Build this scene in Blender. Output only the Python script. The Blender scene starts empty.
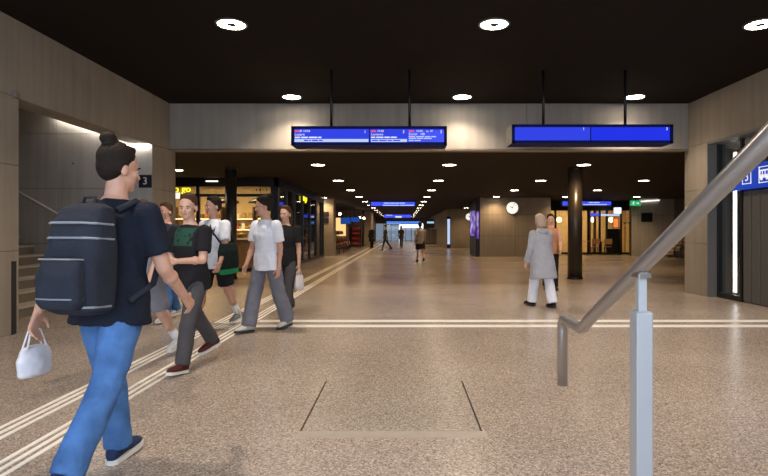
import bpy, math, random
from mathutils import Vector, Matrix, Euler
random.seed(7)
SC = bpy.context.scene
C = SC.collection
PI = math.pi
V = Vector

# ------------------------------------------------------------------ camera, world, exposure
FPX = 550.0                      # focal length in pixels of the 768 x 476 frame
cam_d = bpy.data.cameras.new('camera')
cam_d.sensor_fit = 'HORIZONTAL'
cam_d.sensor_width = 36.0
cam_d.lens = 36.0 * FPX / 768.0
cam_d.shift_x = (384 - 403) / 768.0
cam_d.shift_y = (231 - 238) / 768.0
cam_d.clip_end = 400
cam = bpy.data.objects.new('camera', cam_d)
C.objects.link(cam)
cam.location = (0, 0, 1.3)
cam.rotation_euler = (PI / 2, 0, 0)
SC.camera = cam

world = bpy.data.worlds.new('world')
SC.world = world
world.use_nodes = True
bg = world.node_tree.nodes['Background']
bg.inputs[0].default_value = (0.72, 0.84, 1.0, 1)      # even pale overcast daylight
bg.inputs[1].default_value = 4.0

SC.view_settings.view_transform = 'Standard'
SC.view_settings.look = 'None'
SC.view_settings.gamma = 1.0
SC.view_settings.use_curve_mapping = False
SC.view_settings.exposure = 0.0
SC.cycles.use_denoising = True
SC.cycles.sample_clamp_indirect = 6.0
SC.cycles.max_bounces = 8
SC.cycles.use_light_tree = True

LAMP_HIGH = 45.0      # glow of the ring diffusers in the tall front hall
LAMP_LOW = 25.0       # glow of the ring diffusers in the low hall
SPOT_HIGH = 260.0     # downward beam of each lamp, W
SPOT_LOW = 150.0
LAMP_COL = (1.0, 0.83, 0.65)
LAMP_COL_LOW = (1.0, 0.67, 0.34)

# ------------------------------------------------------------------ materials
MATS = {}
def _mat(name):
    m = bpy.data.materials.new(name)
    m.use_nodes = True
    MATS[name] = m
    nt = m.node_tree
    return m, nt, nt.nodes['Principled BSDF']

def pm(name, col, rough=0.6, metal=0.0, var=0.0, scale=8.0, bump=0.0, bscale=None, spec=0.5, emit=None, estr=0.0):
    m, nt, p = _mat(name)
    p.inputs['Base Color'].default_value = (*col, 1)
    p.inputs['Roughness'].default_value = rough
    p.inputs['Metallic'].default_value = metal
    p.inputs['Specular IOR Level'].default_value = spec
    if var or bump:
        tc = nt.nodes.new('ShaderNodeTexCoord')
        n = nt.nodes.new('ShaderNodeTexNoise')
        n.inputs['Scale'].default_value = scale
        n.inputs['Detail'].default_value = 5
        nt.links.new(tc.outputs['Object'], n.inputs['Vector'])
        if var:
            r = nt.nodes.new('ShaderNodeValToRGB')
            r.color_ramp.elements[0].position = 0.3
            r.color_ramp.elements[1].position = 0.7
            r.color_ramp.elements[0].color = (*[c * (1 - var) for c in col], 1)
            r.color_ramp.elements[1].color = (*[min(1, c * (1 + var)) for c in col], 1)
            nt.links.new(n.outputs['Fac'], r.inputs['Fac'])
            nt.links.new(r.outputs['Color'], p.inputs['Base Color'])
        if bump:
            n2 = nt.nodes.new('ShaderNodeTexNoise')
            n2.inputs['Scale'].default_value = bscale or scale * 4
            n2.inputs['Detail'].default_value = 4
            nt.links.new(tc.outputs['Object'], n2.inputs['Vector'])
            b = nt.nodes.new('ShaderNodeBump')
            b.inputs['Strength'].default_value = bump
            b.inputs['Distance'].default_value = 0.02
            nt.links.new(n2.outputs['Fac'], b.inputs['Height'])
            nt.links.new(b.outputs['Normal'], p.inputs['Normal'])
    if emit:
        p.inputs['Emission Color'].default_value = (*emit, 1)
        p.inputs['Emission Strength'].default_value = estr
    return m

def em(name, col, s):
    m = bpy.data.materials.new(name)
    m.use_nodes = True
    nt = m.node_tree
    nt.nodes.remove(nt.nodes['Principled BSDF'])
    e = nt.nodes.new('ShaderNodeEmission')
    e.inputs[0].default_value = (*col, 1)
    e.inputs[1].default_value = s
    nt.links.new(e.outputs[0], nt.nodes['Material Output'].inputs[0])
    MATS[name] = m
    return m

def glassmat(name, tint, base=0.06):
    m = bpy.data.materials.new(name)
    m.use_nodes = True
    nt = m.node_tree
    nt.nodes.remove(nt.nodes['Principled BSDF'])
    t = nt.nodes.new('ShaderNodeBsdfTransparent')
    t.inputs[0].default_value = (*tint, 1)
    g = nt.nodes.new('ShaderNodeBsdfGlossy')
    g.inputs['Roughness'].default_value = 0.02
    lw = nt.nodes.new('ShaderNodeLayerWeight'); lw.inputs['Blend'].default_value = .5
    pw = nt.nodes.new('ShaderNodeMath'); pw.operation = 'POWER'; pw.inputs[1].default_value = 4.0
    nt.links.new(lw.outputs['Facing'], pw.inputs[0])
    mr = nt.nodes.new('ShaderNodeMapRange'); mr.inputs[3].default_value = .05; mr.inputs[4].default_value = .9
    nt.links.new(pw.outputs[0], mr.inputs[0])
    mx = nt.nodes.new('ShaderNodeMixShader')
    nt.links.new(mr.outputs[0], mx.inputs[0])
    nt.links.new(t.outputs[0], mx.inputs[1])
    nt.links.new(g.outputs[0], mx.inputs[2])
    nt.links.new(mx.outputs[0], nt.nodes['Material Output'].inputs[0])
    MATS[name] = m
    return m

def floormat(name, base, gain):
    """ground terrazzo: pale matrix, brown and dark chips, soft gloss"""
    m, nt, p = _mat(name)
    N, Lk = nt.nodes.new, nt.links.new
    tc = N('ShaderNodeTexCoord')
    v = N('ShaderNodeTexVoronoi'); v.inputs['Scale'].default_value = 115
    Lk(tc.outputs['Object'], v.inputs['Vector'])
    r = N('ShaderNodeValToRGB')
    el = r.color_ramp.elements
    el[0].position = 0.0; el[0].color = (*[c * (1 - .62 * gain) for c in base], 1)
    el[1].position = 1.0; el[1].color = (*[min(1, c * (1 + .9 * gain)) for c in base], 1)
    for pos, f in ((.16, .55), (.2, .92), (.62, 1.0), (.78, 1.15), (.86, 1.5)):
        e = el.new(pos); ff = 1 + (f - 1) * gain
        e.color = (*[c * ff for c in base], 1)
    sep = N('ShaderNodeSeparateColor')
    Lk(v.outputs['Color'], sep.inputs[0])
    Lk(sep.outputs[0], r.inputs['Fac'])
    n = N('ShaderNodeTexNoise'); n.inputs['Scale'].default_value = 0.55; n.inputs['Detail'].default_value = 6
    Lk(tc.outputs['Object'], n.inputs['Vector'])
    r2 = N('ShaderNodeValToRGB')
    r2.color_ramp.elements[0].position = .3; r2.color_ramp.elements[0].color = (.84, .83, .82, 1)
    r2.color_ramp.elements[1].position = .7; r2.color_ramp.elements[1].color = (1.08, 1.08, 1.08, 1)
    Lk(n.outputs['Fac'], r2.inputs['Fac'])
    mx = N('ShaderNodeMix'); mx.data_type = 'RGBA'; mx.blend_type = 'MULTIPLY'
    mx.inputs[0].default_value = 1
    Lk(r.outputs['Color'], mx.inputs[6]); Lk(r2.outputs['Color'], mx.inputs[7])
    Lk(mx.outputs[2], p.inputs['Base Color'])
    r3 = N('ShaderNodeMapRange')
    r3.inputs[3].default_value = .2; r3.inputs[4].default_value = .30
    Lk(n.outputs['Fac'], r3.inputs[0])
    Lk(r3.outputs[0], p.inputs['Roughness'])
    p.inputs['Specular IOR Level'].default_value = .42
    b = N('ShaderNodeBump'); b.inputs['Strength'].default_value = .04; b.inputs['Distance'].default_value = .003
    Lk(sep.outputs[1], b.inputs['Height']); Lk(b.outputs['Normal'], p.inputs['Normal'])
    return m

def concretemat(name, col, var=.16):
    """fair-faced concrete: vertical board marks, clouding, fine pits"""
    m, nt, p = _mat(name)
    N, Lk = nt.nodes.new, nt.links.new
    tc = N('ShaderNodeTexCoord')
    mp = N('ShaderNodeMapping'); mp.inputs['Scale'].default_value = (5, 5, .35)
    Lk(tc.outputs['Object'], mp.inputs['Vector'])
    n = N('ShaderNodeTexNoise'); n.inputs['Scale'].default_value = 1.6; n.inputs['Detail'].default_value = 6
    Lk(mp.outputs[0], n.inputs['Vector'])
    n2 = N('ShaderNodeTexNoise'); n2.inputs['Scale'].default_value = .9; n2.inputs['Detail'].default_value = 8
    Lk(tc.outputs['Object'], n2.inputs['Vector'])
    ad = N('ShaderNodeMath'); ad.operation = 'ADD'
    Lk(n.outputs['Fac'], ad.inputs[0]); Lk(n2.outputs['Fac'], ad.inputs[1])
    mr = N('ShaderNodeMapRange'); mr.inputs[1].default_value = .7; mr.inputs[2].default_value = 1.3
    Lk(ad.outputs[0], mr.inputs[0])
    r = N('ShaderNodeValToRGB')
    r.color_ramp.elements[0].color = (*[c * (1 - var) for c in col], 1)
    r.color_ramp.elements[1].color = (*[c * (1 + var) for c in col], 1)
    Lk(mr.outputs[0], r.inputs['Fac']); Lk(r.outputs['Color'], p.inputs['Base Color'])
    p.inputs['Roughness'].default_value = .72
    n3 = N('ShaderNodeTexNoise'); n3.inputs['Scale'].default_value = 45; n3.inputs['Detail'].default_value = 4
    Lk(tc.outputs['Object'], n3.inputs['Vector'])
    b = N('ShaderNodeBump'); b.inputs['Strength'].default_value = .15; b.inputs['Distance'].default_value = .006
    Lk(n3.outputs['Fac'], b.inputs['Height']); Lk(b.outputs['Normal'], p.inputs['Normal'])
    return m

FLOOR = floormat('terrazzo', (.37, .305, .255), .85)
COVER = floormat('terrazzo_cover', (.355, .30, .25), .85)
SMOOTH = pm('smooth_screed', (.37, .315, .265), .5, var=.06, scale=12)
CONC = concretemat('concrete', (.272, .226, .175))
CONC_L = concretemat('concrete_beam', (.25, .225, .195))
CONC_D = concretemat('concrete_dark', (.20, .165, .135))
CONC_ST = concretemat('concrete_stair', (.40, .37, .335))
JOINT = pm('joint', (.10, .085, .07), .9)
CEIL = pm('dark_ceiling', (.009, .006, .0037), .85, var=.15, scale=3, spec=.15)
CEIL2 = pm('dark_low_ceiling', (.018, .011, .006), .8, var=.15, scale=3, spec=.2)
STEP = pm('stair_stone', (.20, .165, .13), .6, var=.15, scale=30)
STEPN = pm('stair_nosing', (.5, .43, .35), .6, var=.1, scale=30)
WHITE_LINE = pm('guide_line', (.82, .78, .72), .55, var=.05, scale=20)
STEEL = pm('brushed_steel', (.50, .47, .44), .30, 1.0, bump=.02, bscale=60)
STEEL_R = pm('satin_steel_rail', (.42, .395, .38), .3, .85)
STEEL_P = pm('pale_rail_steel', (.78, .76, .74), .35, .1)
DOORM = pm('lift_door_grey', (.11, .106, .10), .45, .3)
JAMBM = pm('lift_jamb_grey', (.17, .165, .155), .5, .2)
POSTM = pm('painted_grey_steel', (.46, .475, .50), .4, .3)
BLACKM = pm('black_metal', (.012, .012, .013), .35, .3)
DARKM = pm('dark_metal', (.045, .043, .042), .4, .5)
COLM = pm('dark_column_paint', (.03, .022, .016), .32)
NAVY = pm('navy_casing', (.003, .007, .085), .55, spec=.08)
TRIM = pm('lamp_trim', (.25, .23, .2), .4, .6)
LAMPH = em('ring_lamp_high', (1, .86, .7), LAMP_HIGH)
LAMPL = em('ring_lamp_low', (1, .84, .64), LAMP_LOW)
SCR_A = em('screen_blue', (.035, .06, .80), 1.0)
SCR_B = em('screen_deep_blue', (.018, .036, .80), 1.0)
SCR_FAR = em('screen_far_blue', (.06, .09, .85), 1.1)
SCR_PALE = em('screen_pale_blue', (.55, .68, 1.0), .95)
SCR_W = em('screen_white', (.85, .9, 1.0), .95)
SCR_RED = em('screen_red', (.85, .10, .22), 1.0)
SIGN_BLUE = pm('sign_blue', (.008, .045, .42), .35, emit=(.01, .06, .55), estr=.45)
SIGN_WHITE = pm('sign_white', (.8, .82, .85), .4, emit=(.85, .9, 1), estr=.55)
SIGN_DARK = pm('sign_dark', (.012, .014, .02), .35)
SIGN_PLAIN = pm('sign_plain_white', (.75, .75, .75), .5)
SIGN_GREEN = em('sign_green', (.02, .42, .12), 1.0)
YELLOW = em('letter_yellow', (.95, .85, .02), 1.6)
WARM = em('warm_shop_light', (1.0, .68, .30), 70.0)
WARM2 = em('warm_shop_strip', (1.0, .70, .34), 6.0)
LED = em('stair_led', (1.0, .92, .82), 19.0)
TUBE = em('lift_tube', (.97, .96, .95), 5.0)
CREAM = pm('shop_cream', (.62, .46, .26), .6, var=.08)
WOOD = pm('shop_wood', (.16, .085, .04), .5, var=.25, scale=6)
GLASS = glassmat('clear_glass', (.93, .95, .95))
GLASS_D = glassmat('dark_glass', (.45, .44, .43))
GLASS_E = glassmat('end_glass', (.26, .275, .29))
CLOCKW = pm('clock_face', (.85, .84, .80), .5, emit=(1, .96, .88), estr=1.0)
INK = pm('black_ink', (.01, .01, .01), .5)

# ------------------------------------------------------------------ mesh builder
class MB:
    def __init__(s): s.v = []; s.f = []
    def _add(s, vs, fs):
        o = len(s.v); s.v += [tuple(p) for p in vs]; s.f += [tuple(i + o for i in f) for f in fs]; return s
    def box(s, x0, x1, y0, y1, z0, z1):
        vs = [(x0,y0,z0),(x1,y0,z0),(x1,y1,z0),(x0,y1,z0),(x0,y0,z1),(x1,y0,z1),(x1,y1,z1),(x0,y1,z1)]
        return s._add(vs, [(0,3,2,1),(4,5,6,7),(0,1,5,4),(1,2,6,5),(2,3,7,6),(3,0,4,7)])
    def bbox(s, x0, x1, y0, y1, z0, z1, b):
        """box with chamfered vertical edges and top"""
        pts = [(x0+b,y0),(x1-b,y0),(x1,y0+b),(x1,y1-b),(x1-b,y1),(x0+b,y1),(x0,y1-b),(x0,y0+b)]
        cx, cy = (x0+x1)/2, (y0+y1)/2
        top = [(x + (b if x < cx else -b) * .7, y + (b if y < cy else -b) * .7) for x, y in pts]
        vs = [(x,y,z0) for x,y in pts] + [(x,y,z1-b) for x,y in pts] + [(x,y,z1) for x,y in top]
        fs = [tuple(reversed(range(8))), tuple(range(16, 24))]
        for k in (0, 8):
            fs += [(k+i, k+(i+1)%8, k+8+(i+1)%8, k+8+i) for i in range(8)]
        return s._add(vs, fs)
    def ring_loft(s, rings, closed=False):
        """rings: list of lists of points, same count"""
        n = len(rings[0]); vs = [p for r in rings for p in r]; fs = []
        for k in range(len(rings) - 1):
            a, b = k*n, (k+1)*n
            fs += [(a+i, a+(i+1)%n, b+(i+1)%n, b+i) for i in range(n)]
        fs.append(tuple(reversed(range(n))))
        fs.append(tuple(range((len(rings)-1)*n, len(rings)*n)))
        return s._add(vs, fs)
    def loft(s, spec, n=16):
        """spec: (centre, axis1, axis2) with axis vectors already scaled"""
        rings = []
        for c, a, b in spec:
            c, a, b = V(c), V(a), V(b)
            rings.append([c + a*math.cos(2*PI*i/n) + b*math.sin(2*PI*i/n) for i in range(n)])
        return s.ring_loft(rings)
    def cyl(s, p0, p1, r0, r1=None, n=14):
        p0, p1 = V(p0), V(p1); r1 = r0 if r1 is None else r1
        d = (p1 - p0).normalized()
        u = d.orthogonal().normalized(); w = d.cross(u)
        return s.loft([(p0, u*r0, w*r0), (p1, u*r1, w*r1)], n)
    def tube(s, pts, r, n=14):
        pts = [V(p) for p in pts]; rings = []; u = None
        for i, p in enumerate(pts):
            d = ((pts[i] - pts[i-1]).normalized() if i else V()) + ((pts[i+1] - pts[i]).normalized() if i < len(pts)-1 else V())
            d.normalize()
            if u is None: u = d.orthogonal().normalized()
            u = (u - d*u.dot(d)).normalized(); w = d.cross(u)
            k = 1.0
            if 0 < i < len(pts)-1:
                c = (pts[i]-pts[i-1]).normalized().dot(d); k = 1/max(c, .5)
            rings.append([p + (u*math.cos(2*PI*j/n) + w*math.sin(2*PI*j/n))*r for j in range(n)])
        return s.ring_loft(rings)
    def ell(s, c, r, rot=None, nu=14, nv=9):
        c = V(c); vs = []; fs = []
        M = rot or Matrix.Identity(3)
        r = r if hasattr(r, '__len__') else (r, r, r)
        vs.append(c + M @ V((0,0,-r[2])))
        for j in range(1, nv):
            ph = -PI/2 + PI*j/nv
            for i in range(nu):
                th = 2*PI*i/nu
                vs.append(c + M @ V((r[0]*math.cos(ph)*math.cos(th), r[1]*math.cos(ph)*math.sin(th), r[2]*math.sin(ph))))
        vs.append(c + M @ V((0,0,r[2])))
        for i in range(nu): fs.append((0, 1+(i+1)%nu, 1+i))
        for j in range(nv-2):
            a = 1+j*nu; b = a+nu
            fs += [(a+i, a+(i+1)%nu, b+(i+1)%nu, b+i) for i in range(nu)]
        a = 1+(nv-2)*nu; t = len(vs)-1
        fs += [(a+i, a+(i+1)%nu, t) for i in range(nu)]
        return s._add(vs, fs)
    def cap(s, p0, r0, p1, r1, n=12):
        """tapered limb with rounded ends"""
        s.cyl(p0, p1, r0, r1, n); s.ell(p0, r0, None, n, 7); s.ell(p1, r1, None, n, 7); return s
    def annulus(s, c, r0, r1, z0, z1, n=28):
        x, y = c; vs = []; fs = []
        for z in (z0, z1):
            for r in (r0, r1):
                vs += [(x+r*math.cos(2*PI*i/n), y+r*math.sin(2*PI*i/n), z) for i in range(n)]
        for i in range(n):
            j = (i+1) % n
            fs += [(i, j, n+j, n+i), (2*n+j, 2*n+i, 3*n+i, 3*n+j), (n+i, n+j, 3*n+j, 3*n+i), (j, i, 2*n+i, 2*n+j)]
        return s._add(vs, fs)
    def prism(s, poly, axis, a0, a1):
        """poly in the two other axes, extruded along axis ('x','y','z')"""
        def P(u, w, t): return {'x': (t,u,w), 'y': (u,t,w), 'z': (u,w,t)}[axis]
        n = len(poly)
        vs = [P(u,w,a0) for u,w in poly] + [P(u,w,a1) for u,w in poly]
        fs = [tuple(reversed(range(n))), tuple(range(n, 2*n))] + [(i,(i+1)%n,n+(i+1)%n,n+i) for i in range(n)]
        return s._add(vs, fs)
    def torus(s, c, u, w, R, r, n=24, m=8):
        c, u, w = V(c), V(u), V(w); ax = u.cross(w); vs = []; fs = []
        for i in range(n):
            d = u*math.cos(2*PI*i/n) + w*math.sin(2*PI*i/n)
            for j in range(m):
                vs.append(c + d*(R + r*math.cos(2*PI*j/m)) + ax*(r*math.sin(2*PI*j/m)))
        for i in range(n):
            for j in range(m):
                fs.append((i*m+j, ((i+1)%n)*m+j, ((i+1)%n)*m+(j+1)%m, i*m+(j+1)%m))
        return s._add(vs, fs)
    def mesh(s, name):
        me = bpy.data.meshes.new(name)
        me.from_pydata(s.v, [], s.f); me.update(); return me
    def build(s, name, m, parent=None, smooth=False, fix=True):
        me = s.mesh(name)
        if fix:
            import bmesh
            bm = bmesh.new(); bm.from_mesh(me); bmesh.ops.recalc_face_normals(bm, faces=bm.faces); bm.to_mesh(me); bm.free()
        if smooth:
            for p in me.polygons: p.use_smooth = True
        me.materials.append(m)
        return link(name, me, parent)

def link(name, data, parent=None):
    o = bpy.data.objects.new(name, data); C.objects.link(o)
    if parent: o.parent = parent
    return o
def tag(o, label, cat, group=None, kind=None):
    o['label'] = label; o['category'] = cat
    if group: o['group'] = group
    if kind: o['kind'] = kind
    return o
def struct(o, label=None):
    o['kind'] = 'structure'
    if label: o['label'] = label
    return o
def thing(name, label, cat, loc=(0,0,0), rz=0, group=None):
    o = link(name, None); o.location = loc; o.rotation_euler = (0, 0, rz)
    return tag(o, label, cat, group)
def copy_tree(o, parent=None):
    c = o.copy(); C.objects.link(c); c.parent = parent
    for ch in [x for x in o.children]: copy_tree(ch, c)
    return c
FACE_CAM = (PI/2, 0, 0); FACE_L = (PI/2, 0, -PI/2); FACE_R = (PI/2, 0, PI/2)
def text(name, body, size, loc, rot, m, parent=None, align='LEFT', ext=.002):
    cu = bpy.data.curves.new(name, 'FONT')
    cu.body = body; cu.size = size; cu.extrude = ext
    cu.align_x = align; cu.align_y = 'CENTER'; cu.resolution_u = 3
    cu.materials.append(m)
    o = link(name, cu, parent); o.location = loc; o.rotation_euler = rot
    return o
def panels(parent, m, plane, off, us, hs, t=.03, gap=.007, name='concrete_panel', skip=()):
    """a grid of separate panels with open joints; plane 'x': off is x, us along y; plane 'y': off is y, us along x"""
    for i in range(len(us)-1):
        for j in range(len(hs)-1):
            if (i, j) in skip: continue
            a0, a1 = us[i]+gap/2, us[i+1]-gap/2; z0, z1 = hs[j]+gap/2, hs[j+1]-gap/2
            lo, hi = min(off, off+t), max(off, off+t)
            b = MB()
            if plane == 'x': b.box(lo, hi, a0, a1, z0, z1)
            else: b.box(a0, a1, lo, hi, z0, z1)
            b.build(name, m, parent)

# ------------------------------------------------------------------ the setting
HL = -4.9; HR = 6.0                 # left and right wall planes of the front hall
HC = 3.98; LC = 3.0                 # ceiling heights: front hall, low hall
BY0, BY1 = 11.55, 11.85             # concrete beam between them

# floor with a rectangular cut for the access cover
CX0, CX1, CY0, CY1 = -.66, .505, 3.575, 4.77
G = .011; GF = .004
fb = MB()
for (a, b, c, d) in ((-9.6, 17.2, -3.0, CY0-GF), (-9.6, 17.2, CY1+GF, 76), (-9.6, CX0-G, CY0-GF, CY1+GF), (CX1+G, 17.2, CY0-GF, CY1+GF)):
    fb.box(a, b, c, d, -.3, 0)
floor = struct(fb.build('floor', FLOOR), 'grey beige speckled terrazzo floor of the underpass')
MB().box(CX0-.05, CX1+.05, CY0-.05, CY1+.05, -.34, -.305).build('cover_pit', JOINT, floor)
MB().box(CX0-.02, CX1+.02, CY0-.02, CY1+.02, -.3, -.05).build('cover_frame', JOINT, floor)
cov = MB().bbox(CX0, CX1, CY0, CY1, -.05, .001, .004).build('access_cover', COVER)
tag(cov, 'square speckled access cover set flush in the floor with dark slits', 'access cover')
# smooth screed band in front of the cover
for (a, b, c, d) in ((CX0-.02, CX1+.03, CY0-.12, CY0-GF),):
    MB().box(a, b, c, d, -.02, .0015).build('screed_band', SMOOTH, floor)
# white guide stripes: two bands of three along the hall, two bands across
for gx in (-2.59, -2.19):
    for d in (-.066, 0, .066):
        MB().box(gx+d-.017, gx+d+.017, -2, 60, -.01, .004).build('guide_stripe', WHITE_LINE, floor)
for gy in (7.52, 7.94):
    for d in (-.066, 0, .066):
        MB().box(-2.08, 5.98, gy+d-.02, gy+d+.02, -.01, .004).build('guide_stripe', WHITE_LINE, floor)
for k in range(4):
    gx = -2.47 + .053*k + .0
    MB().box(gx-.016, gx+.016, 7.3, 8.2, -.01, .004).build('guide_stripe', WHITE_LINE, floor)

# ceilings
c1 = MB().box(-5.3, 6.4, -1.2, BY0, HC, HC+.3).build('ceiling', CEIL); struct(c1, 'near black ceiling of the tall front hall')
c2 = MB().box(-9.6, 17.2, BY1, 76, LC, LC+.3).build('ceiling_low', CEIL2); struct(c2, 'dark brown low ceiling over the far hall')

# beam
bm_ = MB().box(HL-.4, HR+.4, BY0+.03, BY1, LC, HC+.3).build('beam', JOINT); struct(bm_, 'long pale concrete beam above the passage')
panels(bm_, CONC_L, 'y', BY0, [HL, -1.45, .15, 2.6, HR], [LC, HC], .03, .012)
MB().box(HL, HR, BY0, BY1, LC-.004, LC+.02).build('soffit', CONC, bm_)

# left wall
wl = MB().box(HL-.36, HL-.03, -1.2, 7.0, 0, HC)
wl.box(HL-.36, HL-.03, 7.0, 10.75, LC, HC).box(HL-.36, HL-.03, 10.75, BY1, 0, HC)
wl = struct(wl.build('wall_left', JOINT), 'left concrete wall with the stair opening')
panels(wl, CONC, 'x', HL, [-1.2, 1.4, 4.2, 7.0], [0, 1.05, 2.13, LC, HC], -.03)
panels(wl, CONC, 'x', HL, [7.0, 10.75], [LC, HC], -.03, .004)
panels(wl, CONC, 'x', HL, [10.75, BY1], [0, 1.05, 2.13, LC, HC], -.03)
MB().box(HL-.36, HL, 7.0, 7.012, 0, LC).build('jamb_facing', CONC, wl)
MB().box(HL-.36, HL, 7.0, 10.75, LC-.012, LC).build('soffit', CONC, wl)
MB().box(HL-.4, HL, BY1-.012, BY1, 0, LC).build('jamb_facing', CONC, wl)
MB().box(HL-.02, HL+.012, 6.88, 6.955, 0, .92).build('corner_guard', DARKM, wl)
wsn = MB().bbox(HL-.005, HL+.04, 6.9, 7.0, 2.98, 3.06, .01).build('wall_sensor', CONC_D)
tag(wsn, 'small grey box high on the left wall corner', 'sensor')

# stair recess on the left: far wall, near wall, back wall, sloping ceiling, flight
sw = MB().box(-9.6, HL-.03, 10.78, 11.1, 0, 5.2).build('wall_stair_far', JOINT); struct(sw, 'washed concrete side wall of the left stair')
panels(sw, CONC_ST, 'y', 10.75, [-9.5, -8.2, -6.78, HL], [0, 1.05, 2.13, 3.2, 5.0], .03, .009)
MB().box(HL-.36, HL, 10.745, 10.752, 0, LC).build('wall_end', CONC_ST, sw)
for hx in (-6.45, -5.95, -5.45):
    for hz in (1.6, 2.62):
        MB().cyl((hx, 10.744, hz), (hx, 10.76, hz), .018, n=10).build('tie_hole', JOINT, sw)
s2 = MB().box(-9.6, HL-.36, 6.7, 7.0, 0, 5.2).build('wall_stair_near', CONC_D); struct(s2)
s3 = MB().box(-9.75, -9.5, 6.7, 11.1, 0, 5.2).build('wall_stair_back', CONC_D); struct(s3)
sc_ = MB().prism([(HL-.36, LC+.2), (-5.5, LC+.2), (-9.6, 4.6), (-9.6, 4.7), (HL-.36, 4.7)], 'y', 6.7, 11.0).build('ceiling_stair', CONC); struct(sc_)
led = MB().box(-5.62, HL-.04, 10.67, 10.73, LC-.055, LC-.016)
led.prism([(-5.62, LC+.14), (-6.76, LC+.52), (-6.76, LC+.56), (-5.62, LC+.18)], 'y', 10.66, 10.72)
led = led.build('light_strip', LED); tag(led, 'bright linear light along the top of the left stair wall', 'light strip')
fl = thing('staircase', 'stone staircase rising left behind the left wall opening', 'stairs', (-5.7, 8.9, 0))
for k in range(12):
    x = -.3*k
    MB().box(x-.3, x, -1.88, 1.83, 0, .17*(k+1)-.03).build('riser', STEP, fl)
    MB().box(x-.33, x+.02, -1.88, 1.83, .17*(k+1)-.03, .17*(k+1)).build('tread', STEPN, fl)
rl = thing('handrail', 'thin steel wall handrail along the left stair', 'handrail', (-5.4, 10.65, 0))
def hz_left(L): return .9 + .17 + (-5.7-L)*.17/.3
MB().tube([(.25, 0, hz_left(-5.4)-.12), (0, 0, hz_left(-5.4)), (-3.6, 0, hz_left(-9.0))], .022).build('rail', STEEL_P, rl, True)
for L in (-5.9, -7.1, -8.3):
    MB().tube([(L+5.4, 0, hz_left(L)-.02), (L+5.4, 0, hz_left(L)-.09), (L+5.4, .11, hz_left(L)-.09)], .01, 8).build('bracket', STEEL, rl)
sg = thing('platform_sign', 'dark square platform sign reading 3 on the left stair wall', 'sign', (-5.03, 10.74, 2.27))
MB().bbox(-.125, .125, -.015, .004, -.125, .125, .004).build('plate', SIGN_DARK, sg)
text('numeral', '3', .2, (0, -.018, 0), FACE_CAM, SIGN_PLAIN, sg, 'CENTER')

# right wall with the recessed lift portal
DZ0, DZ1, DH = 7.6, 10.86, 3.05
wr = MB().box(HR+.03, HR+.36, -1.2, DZ0, 0, HC).box(HR+.03, HR+.36, DZ0, DZ1, DH, HC).box(HR+.03, HR+.36, DZ1, 11.72, 0, HC)
wr = struct(wr.build('wall_right', JOINT), 'right concrete wall with the lift portal')
panels(wr, CONC, 'x', HR, [-1.2, 1.7, 4.6, DZ0], [0, 1.05, 2.13, DH, HC], .03)
panels(wr, CONC, 'x', HR, [DZ0, DZ1], [DH, HC], .03, .004)
panels(wr, CONC, 'x', HR, [DZ1, 11.72], [0, 1.05, 2.13, DH, HC], .03)
MB().box(HR, HR+.36, 11.708, 11.72, 0, LC).build('jamb_facing', CONC, wr)
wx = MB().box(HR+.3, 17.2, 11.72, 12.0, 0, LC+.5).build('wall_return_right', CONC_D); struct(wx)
dr = thing('lift_portal', 'grey metal lift portal with tall glass panes in the right wall', 'lift', (HR+.2, 9.3, 0))
y_ = lambda z: z - 9.3
MB().box(-.2, .14, y_(DZ1)-.03, y_(DZ1), 0, DH).build('jamb', JAMBM, dr)
MB().box(-.2, .14, y_(DZ0), y_(DZ0)+.03, 0, DH).build('jamb', JAMBM, dr)
MB().box(-.2, .14, y_(DZ0), y_(DZ1), DH-.05, DH).build('head', JAMBM, dr)
MB().box(-.02, .05, y_(10.76), y_(DZ1)-.03, 0, DH-.05).build('stile', BLACKM, dr)
MB().box(-.02, .05, y_(10.04), y_(10.09), 0, DH-.05).build('stile', BLACKM, dr)
MB().box(-.02, .05, y_(9.30), y_(9.36), 2.5, DH-.05).build('stile', BLACKM, dr)
MB().box(-.02, .05, y_(10.09), y_(10.76), 0, .1).build('bottom_rail', BLACKM, dr)
MB().box(.005, .02, y_(10.09), y_(10.76), .1, DH-.05).build('pane', GLASS, dr)
MB().box(.005, .02, y_(9.36), y_(10.04), 2.5, DH-.05).build('pane', GLASS, dr)
MB().box(.005, .02, y_(DZ0)+.03, y_(9.30), 2.5, DH-.05).build('pane', GLASS, dr)
for k in range(9):
    z1 = 10.03 - .24*k
    MB().bbox(.0, .05, y_(z1)-.215, y_(z1), .02, 2.03, .012).build('door_panel', DOORM, dr)
MB().box(.03, .06, y_(DZ0)+.03, y_(10.04), 0, 2.5).build('door_back', BLACKM, dr)
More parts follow.
